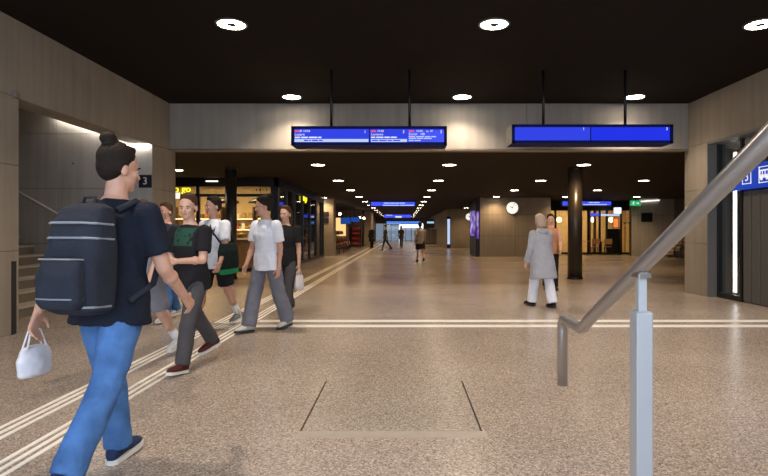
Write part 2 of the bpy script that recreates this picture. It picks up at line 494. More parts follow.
# lift shaft behind the glass
sh = MB().box(HR+1.7, HR+1.8, DZ0, 11.7, 0, DH+.1).box(HR+.37, HR+1.8, 11.62, 11.7, 0, DH+.1).box(HR+.37, HR+1.8, DZ0, DZ0+.08, 0, DH+.1).box(HR+.37, HR+1.8, DZ0, 11.7, DH, DH+.1)
struct(sh.build('wall_lift_shaft', CONC_ST))
tb = thing('tube_light', 'vertical tube light behind the lift glass', 'light', (HR+.75, 11.15, .05))
MB().cyl((0,0,0), (0,0,2.85), .016, n=12).build('tube', TUBE, tb, True)
MB().box(-.05, .05, .032, .06, -.03, 2.9).build('channel', STEEL, tb)
ls = thing('platform_sign', 'blue sign with white platform numbers and train pictogram across the lift', 'sign', (HR+.12, 9.3, 2.26))
MB().bbox(-.01, .06, y_(DZ0)+.05, y_(10.45), -.215, .215, .006).build('panel', SIGN_BLUE, ls)
def frame_box(y1, w, par, name='numeral_frame'):
    b = MB(); t = .014; y0 = y1-w; h = w/2
    b.box(-.016, -.009, y0, y1, h-t, h).box(-.016, -.009, y0, y1, -h, -h+t).box(-.016, -.009, y0, y0+t, -h, h).box(-.016, -.009, y1-t, y1, -h, h)
    return b.build(name, SIGN_WHITE, par)
frame_box(y_(10.40), .25, ls); text('numeral', '2', .23, (-.012, y_(10.275), 0), FACE_L, SIGN_WHITE, ls, 'CENTER')
MB().box(-.016, -.009, y_(9.985), y_(10.07), -.013, .013).build('dash', SIGN_WHITE, ls)
frame_box(y_(9.90), .25, ls); text('numeral', '3', .23, (-.012, y_(9.775), 0), FACE_L, SIGN_WHITE, ls, 'CENTER')
frame_box(y_(9.44), .28, ls, 'pictogram_frame')
pic = MB().box(-.016, -.009, y_(9.40), y_(9.40)+.0001, 0, 0)
pic = MB()
pic.box(-.016, -.009, y_(9.18), y_(9.42), -.055, .0).box(-.016, -.009, y_(9.18), y_(9.2), 0, .075).box(-.016, -.009, y_(9.40), y_(9.42), 0, .075)
pic.box(-.016, -.009, y_(9.18), y_(9.42), .06, .085).box(-.016, -.009, y_(9.27), y_(9.285), 0, .07).box(-.016, -.009, y_(9.34), y_(9.355), 0, .07)
for zz in (9.23, 9.37): pic.cyl((-.016, y_(zz), -.07), (-.009, y_(zz), -.07), .028, n=12)
pic.build('train_pictogram', SIGN_WHITE, ls)

# outer walls that close the place
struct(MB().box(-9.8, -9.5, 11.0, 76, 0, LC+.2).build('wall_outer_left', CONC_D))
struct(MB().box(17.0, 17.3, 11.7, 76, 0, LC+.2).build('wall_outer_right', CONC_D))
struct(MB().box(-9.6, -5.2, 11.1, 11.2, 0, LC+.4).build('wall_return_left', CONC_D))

# ring lamps --------------------------------------------------------
def lamp_proto(mat_, watt, col, ang, r=.175):
    o = link('ring_downlight', None)
    MB().annulus((0,0), r, r+.03, -.012, .0).build('trim', TRIM, o)
    MB().annulus((0,0), .06, r, -.008, -.001).build('diffuser', mat_, o)
    MB().cyl((0,0,-.012), (0,0,-.001), .06, n=20).build('hub', DARKM, o)
    ld = bpy.data.lights.new('downlight_beam', 'SPOT')
    ld.energy = watt; ld.color = col; ld.spot_size = math.radians(ang); ld.spot_blend = .85; ld.shadow_soft_size = .03
    l = link('downlight_beam', ld, o); l.location = (0, 0, -.045)
    return o
RING_H = lamp_proto(LAMPH, SPOT_HIGH, LAMP_COL, 128); RING_L = lamp_proto(LAMPL, SPOT_LOW, LAMP_COL_LOW, 140, .17)
used = set()
def put_lamp(proto, loc, label, group):
    o = proto if proto.name not in used else copy_tree(proto)
    used.add(o.name); o.location = loc
    return tag(o, label, 'ceiling light', group)
COLS = {-2.22: 'left', 1.18: 'middle', 4.63: 'right'}
for L, cn in COLS.items():
    for z, rn in ((3.1, 'row above the handrail'), (7.12, 'large second row'), (10.98, 'row by the beam')):
        put_lamp(RING_H, (L, z, HC), f'ring downlight of the tall front ceiling, {cn} one of the {rn}', 'ring downlights in the tall front ceiling')
ordn = ['first', 'second', 'third', 'fourth', 'fifth', 'sixth', 'seventh', 'eighth', 'ninth', 'tenth', 'eleventh', 'twelfth', 'thirteenth']
LCOLS = { -2.18: 'left aisle', 1.19: 'right aisle', 4.64: 'right of the columns', 8.09: 'right hall', 11.6: 'far right hall'}
for k in range(13):
    z = 14.1 + 4.4*k
    for L, cn in LCOLS.items():
        if L == 4.64 and z > 28 and k != 6: continue
        if L > 8 and z > 30: continue
        if L > 8 and z < 15: continue
        if L > 11 and z < 25: continue
        put_lamp(RING_L, (L, z, LC), f'ring downlight of the low ceiling, {cn} line, {ordn[k]} from the beam', 'ring downlights in the low ceiling')

put_lamp(RING_L, (-6.3, 15.3, LC), 'ring downlight at the far left before the to go shop', 'ring downlights in the low ceiling')

# hanging train displays ---------------------------------------------
def display(name, label, x0, x1, y, z0, z1, depth, poles, ztop, mats, splits, group=None, pole_r=.024):
    cx = (x0+x1)/2
    t = thing(name, label, 'display', (cx, y, z0), 0, group)
    w = x1-x0; h = z1-z0
    MB().box(-w/2, w/2, .02, depth, 0, h).build('casing', NAVY, t)
    e = .045*h/.3
    fr = MB(); fr.box(-w/2, w/2, -.01, .02, h-e, h).box(-w/2, w/2, -.01, .02, 0, e).box(-w/2, -w/2+e, -.01, .02, 0, h).box(w/2-e, w/2, -.01, .02, 0, h)
    fr.build('bezel', NAVY, t)
    s = [-w/2+e] + [v-cx for v in splits] + [w/2-e]
    for i in range(len(s)-1):
        MB().box(s[i]+.008, s[i+1]-.008, .0, .02, e, h-e).build('screen', mats[i % len(mats)], t)
        if i: MB().box(s[i]-.008, s[i]+.008, -.004, .02, e, h-e).build('divider', NAVY, t)
    for px in poles:
        MB().cyl((px-cx, depth*.5, h), (px-cx, depth*.5, ztop-z0), pole_r, n=10).build('hanger_pole', BLACKM, t, True)
    return t
# the near left board
dl = display('departure_board', 'blue departure board with white train lines hanging left of centre', -1.83, .72, 9.0, 2.705, 3.015, .42, (-1.2, .11), HC, [SCR_A], [-.548])
def words(par, x, z, widths, h, m, y=-.006):
    b = MB(); cx = x
    for w in widths:
        b.box(cx, cx+w, y, y+.003, z-h/2, z+h/2); cx += w + h*.7
    return b.build('small_print', m, par)
cxl = (-1.83+.72)/2
def lx(px): return (px-403)/550*9.0 - cxl
YS = -.004
# screen one
MB().box(lx(294.5), lx(368.5), YS, YS+.002, .052, .1).build('info_bar', SCR_PALE, dl)
words(dl, lx(304), .076, (.07, .03, .1, .06), .022, SCR_A, YS-.003)
MB().box(lx(294.5), lx(299), YS, YS+.002, .212, .244).build('line_badge', SCR_RED, dl)
text('line_time', 'IR 10:04', .052, (lx(299.5), YS-.001, .229), FACE_CAM, SCR_W, dl)
text('destination', 'Luzern', .06, (lx(294.6), YS-.001, .174), FACE_CAM, SCR_W, dl)
words(dl, lx(294.8), .126, (.09, .11, .14, .05), .022, SCR_W, YS-.001)
text('platform_numeral', '1', .07, (lx(364), YS-.001, .215), FACE_CAM, SCR_W, dl)
# screen two, two columns
MB().box(lx(371), lx(407), YS, YS+.002, .052, .1).build('info_bar', SCR_PALE, dl)
words(dl, lx(372), .076, (.1, .13, .07, .12), .02, SCR_A, YS-.003)
MB().box(lx(408), lx(444), YS, YS+.002, .052, .24).build('column_shade', SCR_FAR, dl)
MB().box(lx(371), lx(376), YS, YS+.002, .212, .244).build('line_badge', SCR_RED, dl)
text('line_time', '10:00', .05, (lx(377), YS-.001, .229), FACE_CAM, SCR_W, dl)
text('destination', 'Lausanne', .054, (lx(371), YS-.001, .176), FACE_CAM, SCR_W, dl)
words(dl, lx(371), .128, (.07, .12, .09, .1), .02, SCR_W, YS-.001)
text('platform_numeral', '3', .07, (lx(402.5), YS-.001, .215), FACE_CAM, SCR_W, dl)
MB().box(lx(409), lx(414), YS-.002, YS, .212, .244).build('line_badge', SCR_RED, dl)
text('line_time', '10:05', .05, (lx(416), YS-.003, .229), FACE_CAM, SCR_W, dl)
text('delay', 'ca. 10\'', .045, (lx(426), YS-.003, .229), FACE_CAM, SCR_W, dl)
text('destination', 'Zürich', .054, (lx(408.5), YS-.003, .178), FACE_CAM, SCR_W, dl); text('destination', 'HB', .054, (lx(420.5), YS-.003, .178), FACE_CAM, SCR_W, dl)
for zz, ww in ((.138, (.1, .14, .09, .08)), (.11, (.12, .1, .13)), (.075, (.08, .1))):
    words(dl, lx(408.8), zz, ww, .017, SCR_PALE, YS-.003)
text('platform_numeral', '3', .07, (lx(440), YS-.003, .215), FACE_CAM, SCR_W, dl)
# the near right board
drt = display('departure_board', 'plain deep blue departure board hanging at the right of the beam', 1.78, 4.42, 9.0, 2.735, 3.045, .42, (2.35, 3.72), HC, [SCR_A, SCR_B], [3.07])
text('platform_numeral', '1', .065, (2.94-3.1, YS, .235), FACE_CAM, SCR_W, drt)
text('platform_numeral', '3', .065, (4.30-3.1, YS, .235), FACE_CAM, SCR_W, drt)
MB().box(-1.32-.012, -1.32, -.01, .42, 0, .31).build('end_cap', TRIM, drt)

# far boards down the aisle
f1 = display('departure_board', 'first far blue departure board down the middle of the aisle', -1.8, .71, 30.0, 2.62, 2.93, .4, (-1.2, .1), LC, [SCR_FAR], [-1.2])
words(f1, -.5, .2, (.3, .25, .2, .3), .05, SCR_PALE); words(f1, -.55, .08, (.9, .75), .05, SCR_PALE)
f2 = display('departure_board', 'second far blue departure board down the middle of the aisle', -1.72, .79, 47.8, 2.4, 2.78, .4, (-1.2, .3), LC, [SCR_FAR], [-.9, .2])
words(f2, -.2, .12, (.55,), .14, SCR_W); words(f2, -1.0, .28, (.3, .2), .06, SCR_PALE)
f3 = display('departure_board', 'farthest wide light blue board near the end of the aisle', -1.86, 1.97, 60.0, 2.0, 2.42, .4, (-1.2, 1.3), LC, [em('screen_sky', (.08, .22, .75), 1.1)], [])
words(f3, -1.8, .06, (.9, .5), .08, SCR_PALE)
f4 = display('departure_board', 'far blue departure board hanging behind the right column', 8.0, 10.53, 27.7, 2.55, 2.83, .4, (8.5, 10.0), LC, [SCR_FAR], [9.2])
words(f4, .1, .18, (.2, .3), .05, SCR_PALE); words(f4, -.2, .08, (1.2,), .04, SCR_PALE)

# columns ------------------------------------------------------------
def column(L, z, r, label):
    t = thing('round_column', label, 'column', (L, z, 0))
    MB().cyl((0,0,0), (0,0,LC), r, n=32).build('shaft', COLM, t, True)
    MB().annulus((0,0), r, r+.02, 0, .06, 32).build('base_ring', BLACKM, t)
    MB().annulus((0,0), r, r+.025, LC-.05, LC, 32).build('cap_ring', BLACKM, t)
column(4.66, 14.9, .19, 'dark round column right of the walking woman in the grey coat')
column(-4.66, 14.9, .155, 'dark round column in front of the left shop window')

# foreground stair rail ------------------------------------------------
RX = .745
hr = thing('stair_handrail', 'large brushed steel stair handrail on a grey post, right foreground', 'handrail', (RX, 1.72, 0))
def hpt(z, h): return (0, z-1.72, h)
sl = .504
pts = [hpt(.2, .89+(2.31-.2)*sl)]
pts += [hpt(2.2, .89+.11*sl), hpt(2.27, .89+.028*sl), hpt(2.31, .892), hpt(2.34, .893), hpt(2.5, .895), hpt(2.545, .892), hpt(2.564, .872), hpt(2.57, .84), hpt(2.57, .58)]
MB().tube(pts, .0235, 20).build('rail', STEEL_R, hr, True)
MB().bbox(-.025, .025, -.03, .03, .0, 1.05, .004).build('post', POSTM, hr)
MB().bbox(-.013, .013, -.013, .013, 1.05, 1.165, .002).build('stem', POSTM, hr)
MB().bbox(-.02, .02, -.03, .03, 1.155, 1.172, .003).build('saddle', STEEL, hr)
MB().bbox(-.07, .07, -.09, .09, 0, .012, .003).build('base_plate', POSTM, hr)
# the flight the rail belongs to
ft = thing('staircase', 'stone flight beside the steel handrail, rising towards the viewer', 'stairs', (1.9, 2.2, 0))
for k in range(9):
    MB().box(-1.05, 1.05, -.34*(k+1), -.34*k, 0, .17*(k+1)-.03).build('riser', STEP, ft)
    MB().box(-1.05, 1.05, -.34*(k+1)-.0, -.34*k+.02, .17*(k+1)-.03, .17*(k+1)).build('tread', STEPN, ft)

# ------------------------------------------------------------------ left shop
SZ = 17.6; SX = -4.0; SE = 27.8; SLX = -9.3
shop = thing('corner_shop', 'black framed glass shop with a yellow to go sign, left', 'shop', (SX, SZ, 0))
def sp(name, m, x0, x1, y0, y1, z0, z1): return MB().box(x0-SX, x1-SX, y0-SZ, y1-SZ, z0, z1).build(name, m, shop)
sp('fascia', BLACKM, SLX, SX, SZ, SZ+.12, 2.72, LC); sp('fascia', BLACKM, SX-.12, SX, SZ, SE, 2.72, LC)
sp('transom', BLACKM, SLX, SX-.2, SZ+.02, SZ+.1, 2.40, 2.49)
sp('plinth', BLACKM, SLX, SX, SZ, SZ+.12, 0, .12); sp('plinth', BLACKM, SX-.12, SX, SZ, SE, 0, .12)
fm = [SLX, -8.5, -7.55, -6.57, -5.42, -4.2]
for x in fm[1:-1]: sp('mullion', BLACKM, x-.05, x+.05, SZ, SZ+.11, .12, 2.72)
sp('corner_post', BLACKM, -4.24, SX, SZ, SZ+.2, .12, 2.72)
for a, b in zip(fm[:-1], fm[1:]):
    sp('pane', GLASS, a+.05, b-.05, SZ+.05, SZ+.065, .12, 2.40)
    sp('pane', GLASS, a+.05, b-.05, SZ+.05, SZ+.065, 2.49, 2.72)
sm = [SZ+.2, 19.0, 20.4, 22.1, 23.8, 25.5, 27.1, SE]
for y in sm[1:-1]: sp('mullion', BLACKM, SX-.12, SX, y-.05, y+.05, .12, 2.72)
sp('end_post', BLACKM, SX-.15, SX, SE-.1, SE, 0, 2.72)
for a, b in zip(sm[:-1], sm[1:]):
    sp('pane', GLASS_D, SX-.07, SX-.055, a+.05, b-.05, .12, 2.72)
text('sign_lettering', 'to go', .30, (-6.77-SX, -.05, 2.635), FACE_CAM, YELLOW, shop, 'RIGHT', .02)
text('sign_lettering', 'to go', .34, (.02, 22.0-SZ, 2.62), FACE_R, YELLOW, shop, 'LEFT', .02)
sp('light_box', pm('lightbox_white', (.8,.78,.7), .5, emit=(1, .95, .8), estr=1.0), -7.36, -7.13, SZ-.08, SZ-.01, 2.33, 2.52)
sp('fascia_light', em('fascia_lamp', (1, .85, .65), 3.0), -6.3, -5.92, SZ-.03, SZ, 2.875, 2.905)
for k, w in enumerate((.03, .05, .02, .03)): sp('window_mark', INK, -4.72+.11*k, -4.72+.11*k+w, SZ+.045, SZ+.05, 2.58, 2.66)
# interior
sp('back_wall', CREAM, SLX, -4.6, 21.0, 21.1, 0, LC)
sp('inner_partition', WOOD, -4.75, -4.65, 21.1, SE, 0, LC)
sp('rear_partition', WOOD, -9.3, -4.0, SE-.04, SE+.02, 0, LC)
for y in (22.1, 24.6, 26.6): sp('inner_pier', CREAM, -4.64, -4.45, y, y+.35, 0, LC)
for a, b in ((-8.9, -7.7), (-7.4, -6.2), (-5.95, -4.75)):
    sp('ceiling_light', WARM, a, b, 18.3, 18.55, 2.93, 2.96)
    sp('ceiling_light', WARM2, a, b, 19.9, 20.05, 2.93, 2.96)
# shelf units with goods, each pack its own thing
GC = [pm('pack_%d' % i, c, .5) for i, c in enumerate(((.75,.62,.25),(.55,.18,.06),(.8,.76,.66),(.18,.30,.10),(.45,.28,.10),(.70,.40,.08),(.12,.10,.09),(.6,.08,.06)))]
packs = []
for i, (a, w, h) in enumerate(((.07, .07, .2), (.06, .06, .26), (.1, .08, .15), (.08, .08, .12))):
    if i in (0, 2): b = MB().bbox(-a, a, -w, w, 0, h, .012)
    else: b = MB().loft([((0,0,0), (a,0,0), (0,a,0)), ((0,0,h*.6), (a,0,0), (0,a,0)), ((0,0,h*.8), (a*.4,0,0), (0,a*.4,0)), ((0,0,h), (a*.4,0,0), (0,a*.4,0))], 10)
    packs.append([b.mesh('goods_pack_%d' % i)])
packmesh = {}
for (u0, u1, lab) in ((-8.5, -6.75, 'left'), (-6.55, -5.55, 'middle'), (-5.4, -4.75, 'right')):
    t = thing('shelf_unit', f'warm lit wooden goods shelf inside the left shop, {lab} one', 'shelf', ((u0+u1)/2, 20.55, 0), 0, 'shelves inside the left shop')
    w = (u1-u0)/2
    for s in (-1, 1): MB().box(s*w-.02, s*w+.02, -.2, .25, 0, 2.2).build('side_panel', WOOD, t)
    MB().box(-w, w, .22, .25, 0, 2.2).build('back_panel', CREAM, t)
    for k, zz in enumerate((.12, .55, .95, 1.35, 1.75)):
        MB().box(-w+.02, w-.02, -.2, .22, zz, zz+.03).build('shelf_board', CREAM, t)
        MB().box(-w+.03, w-.03, -.19, -.165, zz-.015, zz).build('shelf_light', WARM2, t) if zz > .5 else None
        n = max(2, int((u1-u0-.1)/.19))
        for q in range(n):
            ki = random.randrange(4); ci = random.randrange(len(GC))
            if (ki, ci) not in packmesh:
                me = packs[ki][0].copy(); me.materials.append(GC[ci]); packmesh[(ki, ci)] = me
            o = link('goods_pack', packmesh[(ki, ci)])
            o.location = (u0+.13+q*(u1-u0-.26)/max(1, n-1), 20.5+random.uniform(-.03, .03), zz+.03)
            row = ('bottom', 'second', 'third', 'fourth', 'top')[k]
            tag(o, f'goods pack, {ordn[q]} from the left on the {row} board of the {lab} shop shelf', 'goods', f'packs on the {row} board of the {lab} shop shelf')
ct = thing('counter', 'pale lit counter behind the left shop window', 'counter', (-5.4, 19.3, 0))
MB().box(-1.6, .55, -.25, .25, 0, 1.0).build('body', WOOD, ct); MB().bbox(-1.65, .6, -.3, .3, 1.0, 1.05, .01).build('worktop', pm('counter_white', (.75,.72,.66), .4), ct)
for k in range(6):
    o = link('pastry_basket', None)
    tag(o, f'bread basket on the pale shop counter, {ordn[k]} from the left', 'basket', 'baskets on the shop counter'); o.location = (-6.9+k*.42, 19.2, 1.05)
    MB().loft([((0,0,0), (.13,0,0), (0,.13,0)), ((0,0,.12), (.17,0,0), (0,.17,0))], 12).build('bowl', WOOD, o)
    for q in range(4): MB().ell((.07*math.cos(q*1.57), .07*math.sin(q*1.57), .14), (.08, .05, .05), None, 8, 6).build('loaf', GC[5] if q % 2 else GC[4], o, True)
for x, lab in ((-4.85, 'right'), (-6.0, 'left')):
    t = thing('pendant_lamp', f'wide black dome lamp behind the shop window, {lab} one', 'pendant lamp', (x, 18.75, 2.25))
    MB().loft([((0,0,0), (.42,0,0), (0,.42,0)), ((0,0,.08), (.38,0,0), (0,.38,0)), ((0,0,.16), (.24,0,0), (0,.24,0)), ((0,0,.2), (.06,0,0), (0,.06,0))], 24).build('shade', BLACKM, t, True)
    MB().cyl((0,0,.2), (0,0,LC-2.25), .008, n=6).build('cord', BLACKM, t)

# ------------------------------------------------------------------ concrete pier after the shop
def pier(name, x0, x1, y0, y1, label, hs=(0, 1.05, 2.13, LC), m=CONC, cols=1):
    o = struct(MB().box(x0+.03, x1-.03, y0+.03, y1-.01, 0, LC).build(name, JOINT), label)
    us = [x0 + (x1-x0)*k/cols for k in range(cols+1)]
    panels(o, m, 'y', y0, us, list(hs), .03, .012)
    n = max(1, int((y1-y0)/3)); vs = [y0 + (y1-y0)*k/n for k in range(n+1)]
    panels(o, m, 'x', x0, vs, list(hs), .03, .012); panels(o, m, 'x', x1, vs, list(hs), -.03, .012)
    return o
pier('wall_pier_left', -4.75, -3.6, 28.5, 29.5, 'lit concrete pier after the left shop')
put_lamp(RING_L, (-4.05, 28.05, LC), 'ring downlight washing the concrete pier beside the left shop', 'ring downlights in the low ceiling')
for k, (a, b) in enumerate(((2.05, 2.3), (1.72, 1.98))):
    t = thing('direction_sign', f'dark direction sign on the left concrete pier, {("upper", "lower")[k]} of two', 'sign', (-4.15, 28.49, a))
    MB().bbox(-.3, .3, -.02, .005, 0, b-a, .004).build('plate', SIGN_DARK, t)
    for q in range(2): MB().box(-.2+.22*q, -.06+.22*q, -.023, -.019, .06, .19).build('pictogram', DARKM, t)

# left recess with market stands
struct(MB().box(-6.6, -6.4, 29.5, 44, 0, LC).build('wall_market', CREAM))
mk = thing('kiosk', 'small kiosk with a warm glowing panel behind the market stands', 'kiosk', (-4.3, 39.5, 0))
MB().bbox(-.7, .3, 0, .8, 0, 2.35, .02).build('body', WOOD, mk); MB().box(-.55, .2, -.02, .01, .95, 2.25).build('lit_panel', em('market_panel', (1.0, .66, .26), 1.1), mk)
MB().bbox(-.75, .35, -.1, .1, .85, .92, .01).build('counter_ledge', WOOD, mk)
FR = [pm('fruit_red', (.75, .05, .03), .5), pm('fruit_orange', (.85, .24, .04), .5), pm('fruit_green', (.12, .25, .04), .5), pm('fruit_pink', (.6, .2, .2), .5)]
for k, (x, y, rz) in enumerate(((-4.05, 31.2, .2), (-3.95, 33.0, .1), (-4.0, 35.2, 0), (-4.1, 37.6, 0))):
    t = thing('market_stand', f'dark market stand with red and orange crates, {ordn[k]} after the pier', 'stand', (x, y, 0), rz, 'market stands beside the aisle')
    for sx in (-1, 1):
        for sy in (-1, 1): MB().box(sx*.4-.025, sx*.4+.025, sy*.5-.025, sy*.5+.025, 0, 1.25 if sx < 0 else .6).build('leg', BLACKM, t)
    for j, (zz, xx) in enumerate(((.35, .25), (.72, 0), (1.08, -.25))):
        MB().box(xx-.24, xx+.24, -.55, .55, zz, zz+.025).build('shelf_board', WOOD, t)
        for q in range(3):
            y0 = -.36 + .36*q
            b = MB(); b.box(xx-.2, xx+.2, y0-.16, y0+.16, zz+.025, zz+.05)
            for s in (-1, 1): b.box(xx+s*.2-.01, xx+s*.2+.01, y0-.16, y0+.16, zz+.03, zz+.17); b.box(xx-.2, xx+.2, y0+s*.16-.01, y0+s*.16+.01, zz+.03, zz+.17)
            cr = b.build('crate', WOOD, t)
            fb_ = MB()
            for a in range(3):
                for c_ in range(2): fb_.ell((xx-.12+.12*a, y0-.07+.14*c_, zz+.17), .07, None, 7, 5)
            fo = fb_.build('crate_filling', FR[(j+q+k) % 4], cr, True); fo['kind'] = 'stuff'
rk = thing('display_rack', 'tall black rack with dark red goods by the far left pillar', 'rack', (-3.75, 44.0, 0))
for s in (-1, 1): MB().box(s*.4-.03, s*.4+.03, -.25, .25, 0, 1.55).build('side_panel', BLACKM, rk)
for zz in (.2, .6, 1.0, 1.4):
    MB().box(-.38, .38, -.25, .25, zz, zz+.03).build('shelf_board', BLACKM, rk)
    MB().bbox(-.3, .3, -.2, .2, zz+.03, zz+.2, .02).build('goods_row', FR[0], rk)
def screen(name, label, x, y, z, w, h, m, face=FACE_CAM, pole=None, cat='screen'):
    t = thing(name, label, cat, (x, y, z)); t.rotation_euler = (0, 0, face[2])
    MB().bbox(-w/2-.04, w/2+.04, 0, .1, -h/2-.04, h/2+.04, .008).build('casing', BLACKM, t)
    MB().box(-w/2, w/2, -.006, .01, -h/2, h/2).build('screen', m, t)
    if pole: MB().cyl((0, .05, h/2+.04), (0, .05, pole-z), .02, n=8).build('hanger_pole', BLACKM, t)
    return t
TEAL = em('screen_teal', (.015, .07, .34), .9)
screen('hanging_screen', 'blue advert screen above the market stands, nearer one', -3.85, 37.0, 2.0, .62, .4, TEAL, pole=LC)
screen('hanging_screen', 'blue advert screen above the market stands, farther one', -3.6, 41.0, 2.15, .7, .35, TEAL, pole=LC)
for x, y, r in ((-3.9, 34.0, .08), (-3.35, 42.5, .08), (-3.2, 45.0, .08)):
    t = thing('globe_lamp', 'small warm globe lamp hanging over the stands, %s' % {34.0: 'nearest', 42.5: 'middle one', 45.0: 'farthest'}[y], 'lamp', (x, y, 2.35), 0, 'globe lamps over the stands')
    MB().ell((0,0,0), r, None, 12, 8).build('globe', em('globe_%d' % int(y), (1.0, .75, .55), 30.0), t, True)
    MB().cyl((0,0,r*.8), (0,0,LC-2.35), .008, n=6).build('cord', BLACKM, t)
pier('wall_pier_far', -3.35, -2.75, 47, 52, 'far concrete pillar at the left of the aisle')
struct(MB().box(-3.8, -3.5, 52, 71, 0, LC).build('wall_aisle_left', CONC_D))
struct(MB().box(-6.5, -3.35, 44.8, 45.0, 0, LC).build('wall_market_end', CONC_D))

# ------------------------------------------------------------------ right concrete blocks with clocks and screens
pier('wall_block_right', 3.9, 7.5, 27.9, 30.8, 'concrete block wall carrying the round clock', cols=2)
pier('wall_block_far', 3.4, 8.2, 42.0, 60, 'far concrete block with the second clock', cols=2)
def clock(x, y, z, r, label):
    t = thing('wall_clock', label, 'clock', (x, y, z))
    def disc(r_, y0, y1, nm, m): return MB().cyl((0, y0, 0), (0, y1, 0), r_, n=36).build(nm, m, t)
    disc(r, -.09, .0, 'housing', DARKM); disc(r*.95, -.1, -.088, 'face', CLOCKW)
    for k in range(12):
        a = k*PI/6; b = MB().box(-.012, .012, -.105, -.1, r*.72, r*.9); o = b.build('hour_mark', INK, t); o.rotation_euler = (0, a, 0)
    for nm, L_, a, w in (('hour_hand', .55, 2*PI*10.07/12, .02), ('minute_hand', .82, 2*PI*4/60, .015)):
        o = MB().box(-w, w, -.109, -.105, -r*.15, r*L_).build(nm, INK, t); o.rotation_euler = (0, a, 0)
clock(5.53, 27.9, 2.47, .31, 'round white wall clock on the concrete block right of the aisle')
clock(5.05, 42.0, 2.38, .28, 'half hidden far round clock on the second concrete block')
ad = thing('advert_pillar', 'tall black advertising pillar with a violet blue screen beside the clock block', 'screen', (3.8, 29.2, 0))
MB().bbox(-.1, .09, -1.25, 1.3, 0, 2.85, .02).build('body', BLACKM, ad)
def adv(name):
    m = bpy.data.materials.new(name); m.use_nodes = True; nt = m.node_tree; nt.nodes.remove(nt.nodes['Principled BSDF'])
    e = nt.nodes.new('ShaderNodeEmission'); n = nt.nodes.new('ShaderNodeTexNoise'); n.inputs['Scale'].default_value = 2.2; n.inputs['Detail'].default_value = 1
    tc = nt.nodes.new('ShaderNodeTexCoord'); nt.links.new(tc.outputs['Object'], n.inputs['Vector'])
    r = nt.nodes.new('ShaderNodeValToRGB'); el = r.color_ramp.elements
    el[0].position = .35; el[0].color = (.03, .03, .25, 1); el[1].position = .7; el[1].color = (.55, .62, .95, 1)
    k = el.new(.52); k.color = (.28, .12, .5, 1)
    nt.links.new(n.outputs['Fac'], r.inputs['Fac']); nt.links.new(r.outputs['Color'], e.inputs[0]); nt.links.new(e.outputs[0], nt.nodes['Material Output'].inputs[0])
    e.inputs[1].default_value = .9; return m
ADV = adv('advert_print')
MB().box(-.11, -.095, -1.05, 1.1, 1.05, 2.35).build('screen', ADV, ad)
MB().box(-.108, -.095, -1.05, 1.1, .2, .95).build('lower_panel', DARKM, ad)
MB().box(-.06, .06, -1.262, -1.245, .9, 2.3).build('edge_screen', ADV, ad)
a2 = thing('advert_pillar', 'far slim advertising pillar with a pale screen by the second block', 'screen', (3.45, 41.6, 0))
MB().bbox(-.14, .14, -.06, .06, 0, 2.4, .01).build('body', BLACKM, a2); MB().box(-.1, .1, -.07, -.058, .3, 2.2).build('screen', SCR_PALE, a2)
tv = screen('hanging_screen', 'dark hanging screen with a pale band at the far right', 2.6, 52, 2.0, .7, .72, DARKM, pole=LC)
MB().box(-.33, .33, -.012, -.005, .02, .2).build('pale_band', em('tv_band', (.35, .6, .7), 1.0), tv)
for k in range(5):
    t = thing('glass_partition', f'narrow grey partition panel at the far right of the aisle, {ordn[k]} of five', 'partition', (2.1+.36*k, 56, 0), 0, 'partition panels at the far right')
    MB().box(-.16, .16, -.02, .02, .05, 1.5).build('panel', CONC_D, t); MB().box(-.18, -.16, -.03, .03, 0, 1.55).build('post', BLACKM, t)
    MB().box(-.18, .18, -.03, .03, 0, .05).build('foot_rail', BLACKM, t)

# far end of the aisle: daylight glazing and doors
ew = MB().box(-9.6, -3.6, 71, 71.4, 0, LC).box(2.6, 17.2, 71, 71.4, 0, LC).box(-3.6, 2.6, 71, 71.4, 2.25, LC)
struct(ew.build('wall_end', CONC_D), 'end wall of the aisle')
struct(MB().box(3.4, 3.7, 60, 71, 0, LC).build('wall_aisle_right', CONC_D))
wn = thing('window_1', 'bright daylight glazing at the end of the aisle', 'window', (-2.0, 71, 0)); del wn['category']; struct(wn)
for k in range(3): MB().box(-1.5+k*1.0, -.52+k*1.0, .05, .07, .0, 2.25).build('pane', GLASS_E, wn)
for k in range(4): MB().box(-1.55+k*1.0, -1.5+k*1.0, .0, .1, 0, 2.25).build('frame_bar', DARKM, wn)
wd = thing('door_1', 'glass doors at the end of the aisle', 'door', (1.1, 71, 0)); del wd['category']; struct(wd)
for k in range(4):
    MB().box(-1.5+k*.75, -.8+k*.75, .05, .07, 0, 2.0).build('pane', GLASS_E, wd)
    MB().box(-1.55+k*.75, -1.49+k*.75, 0, .1, 0, 2.25).build('frame_bar', BLACKM, wd)
MB().box(-1.5, 1.5, -.02, .1, 1.72, 1.95).build('door_light', em('door_light_strip', (1, .95, .85), 2.2), wd)

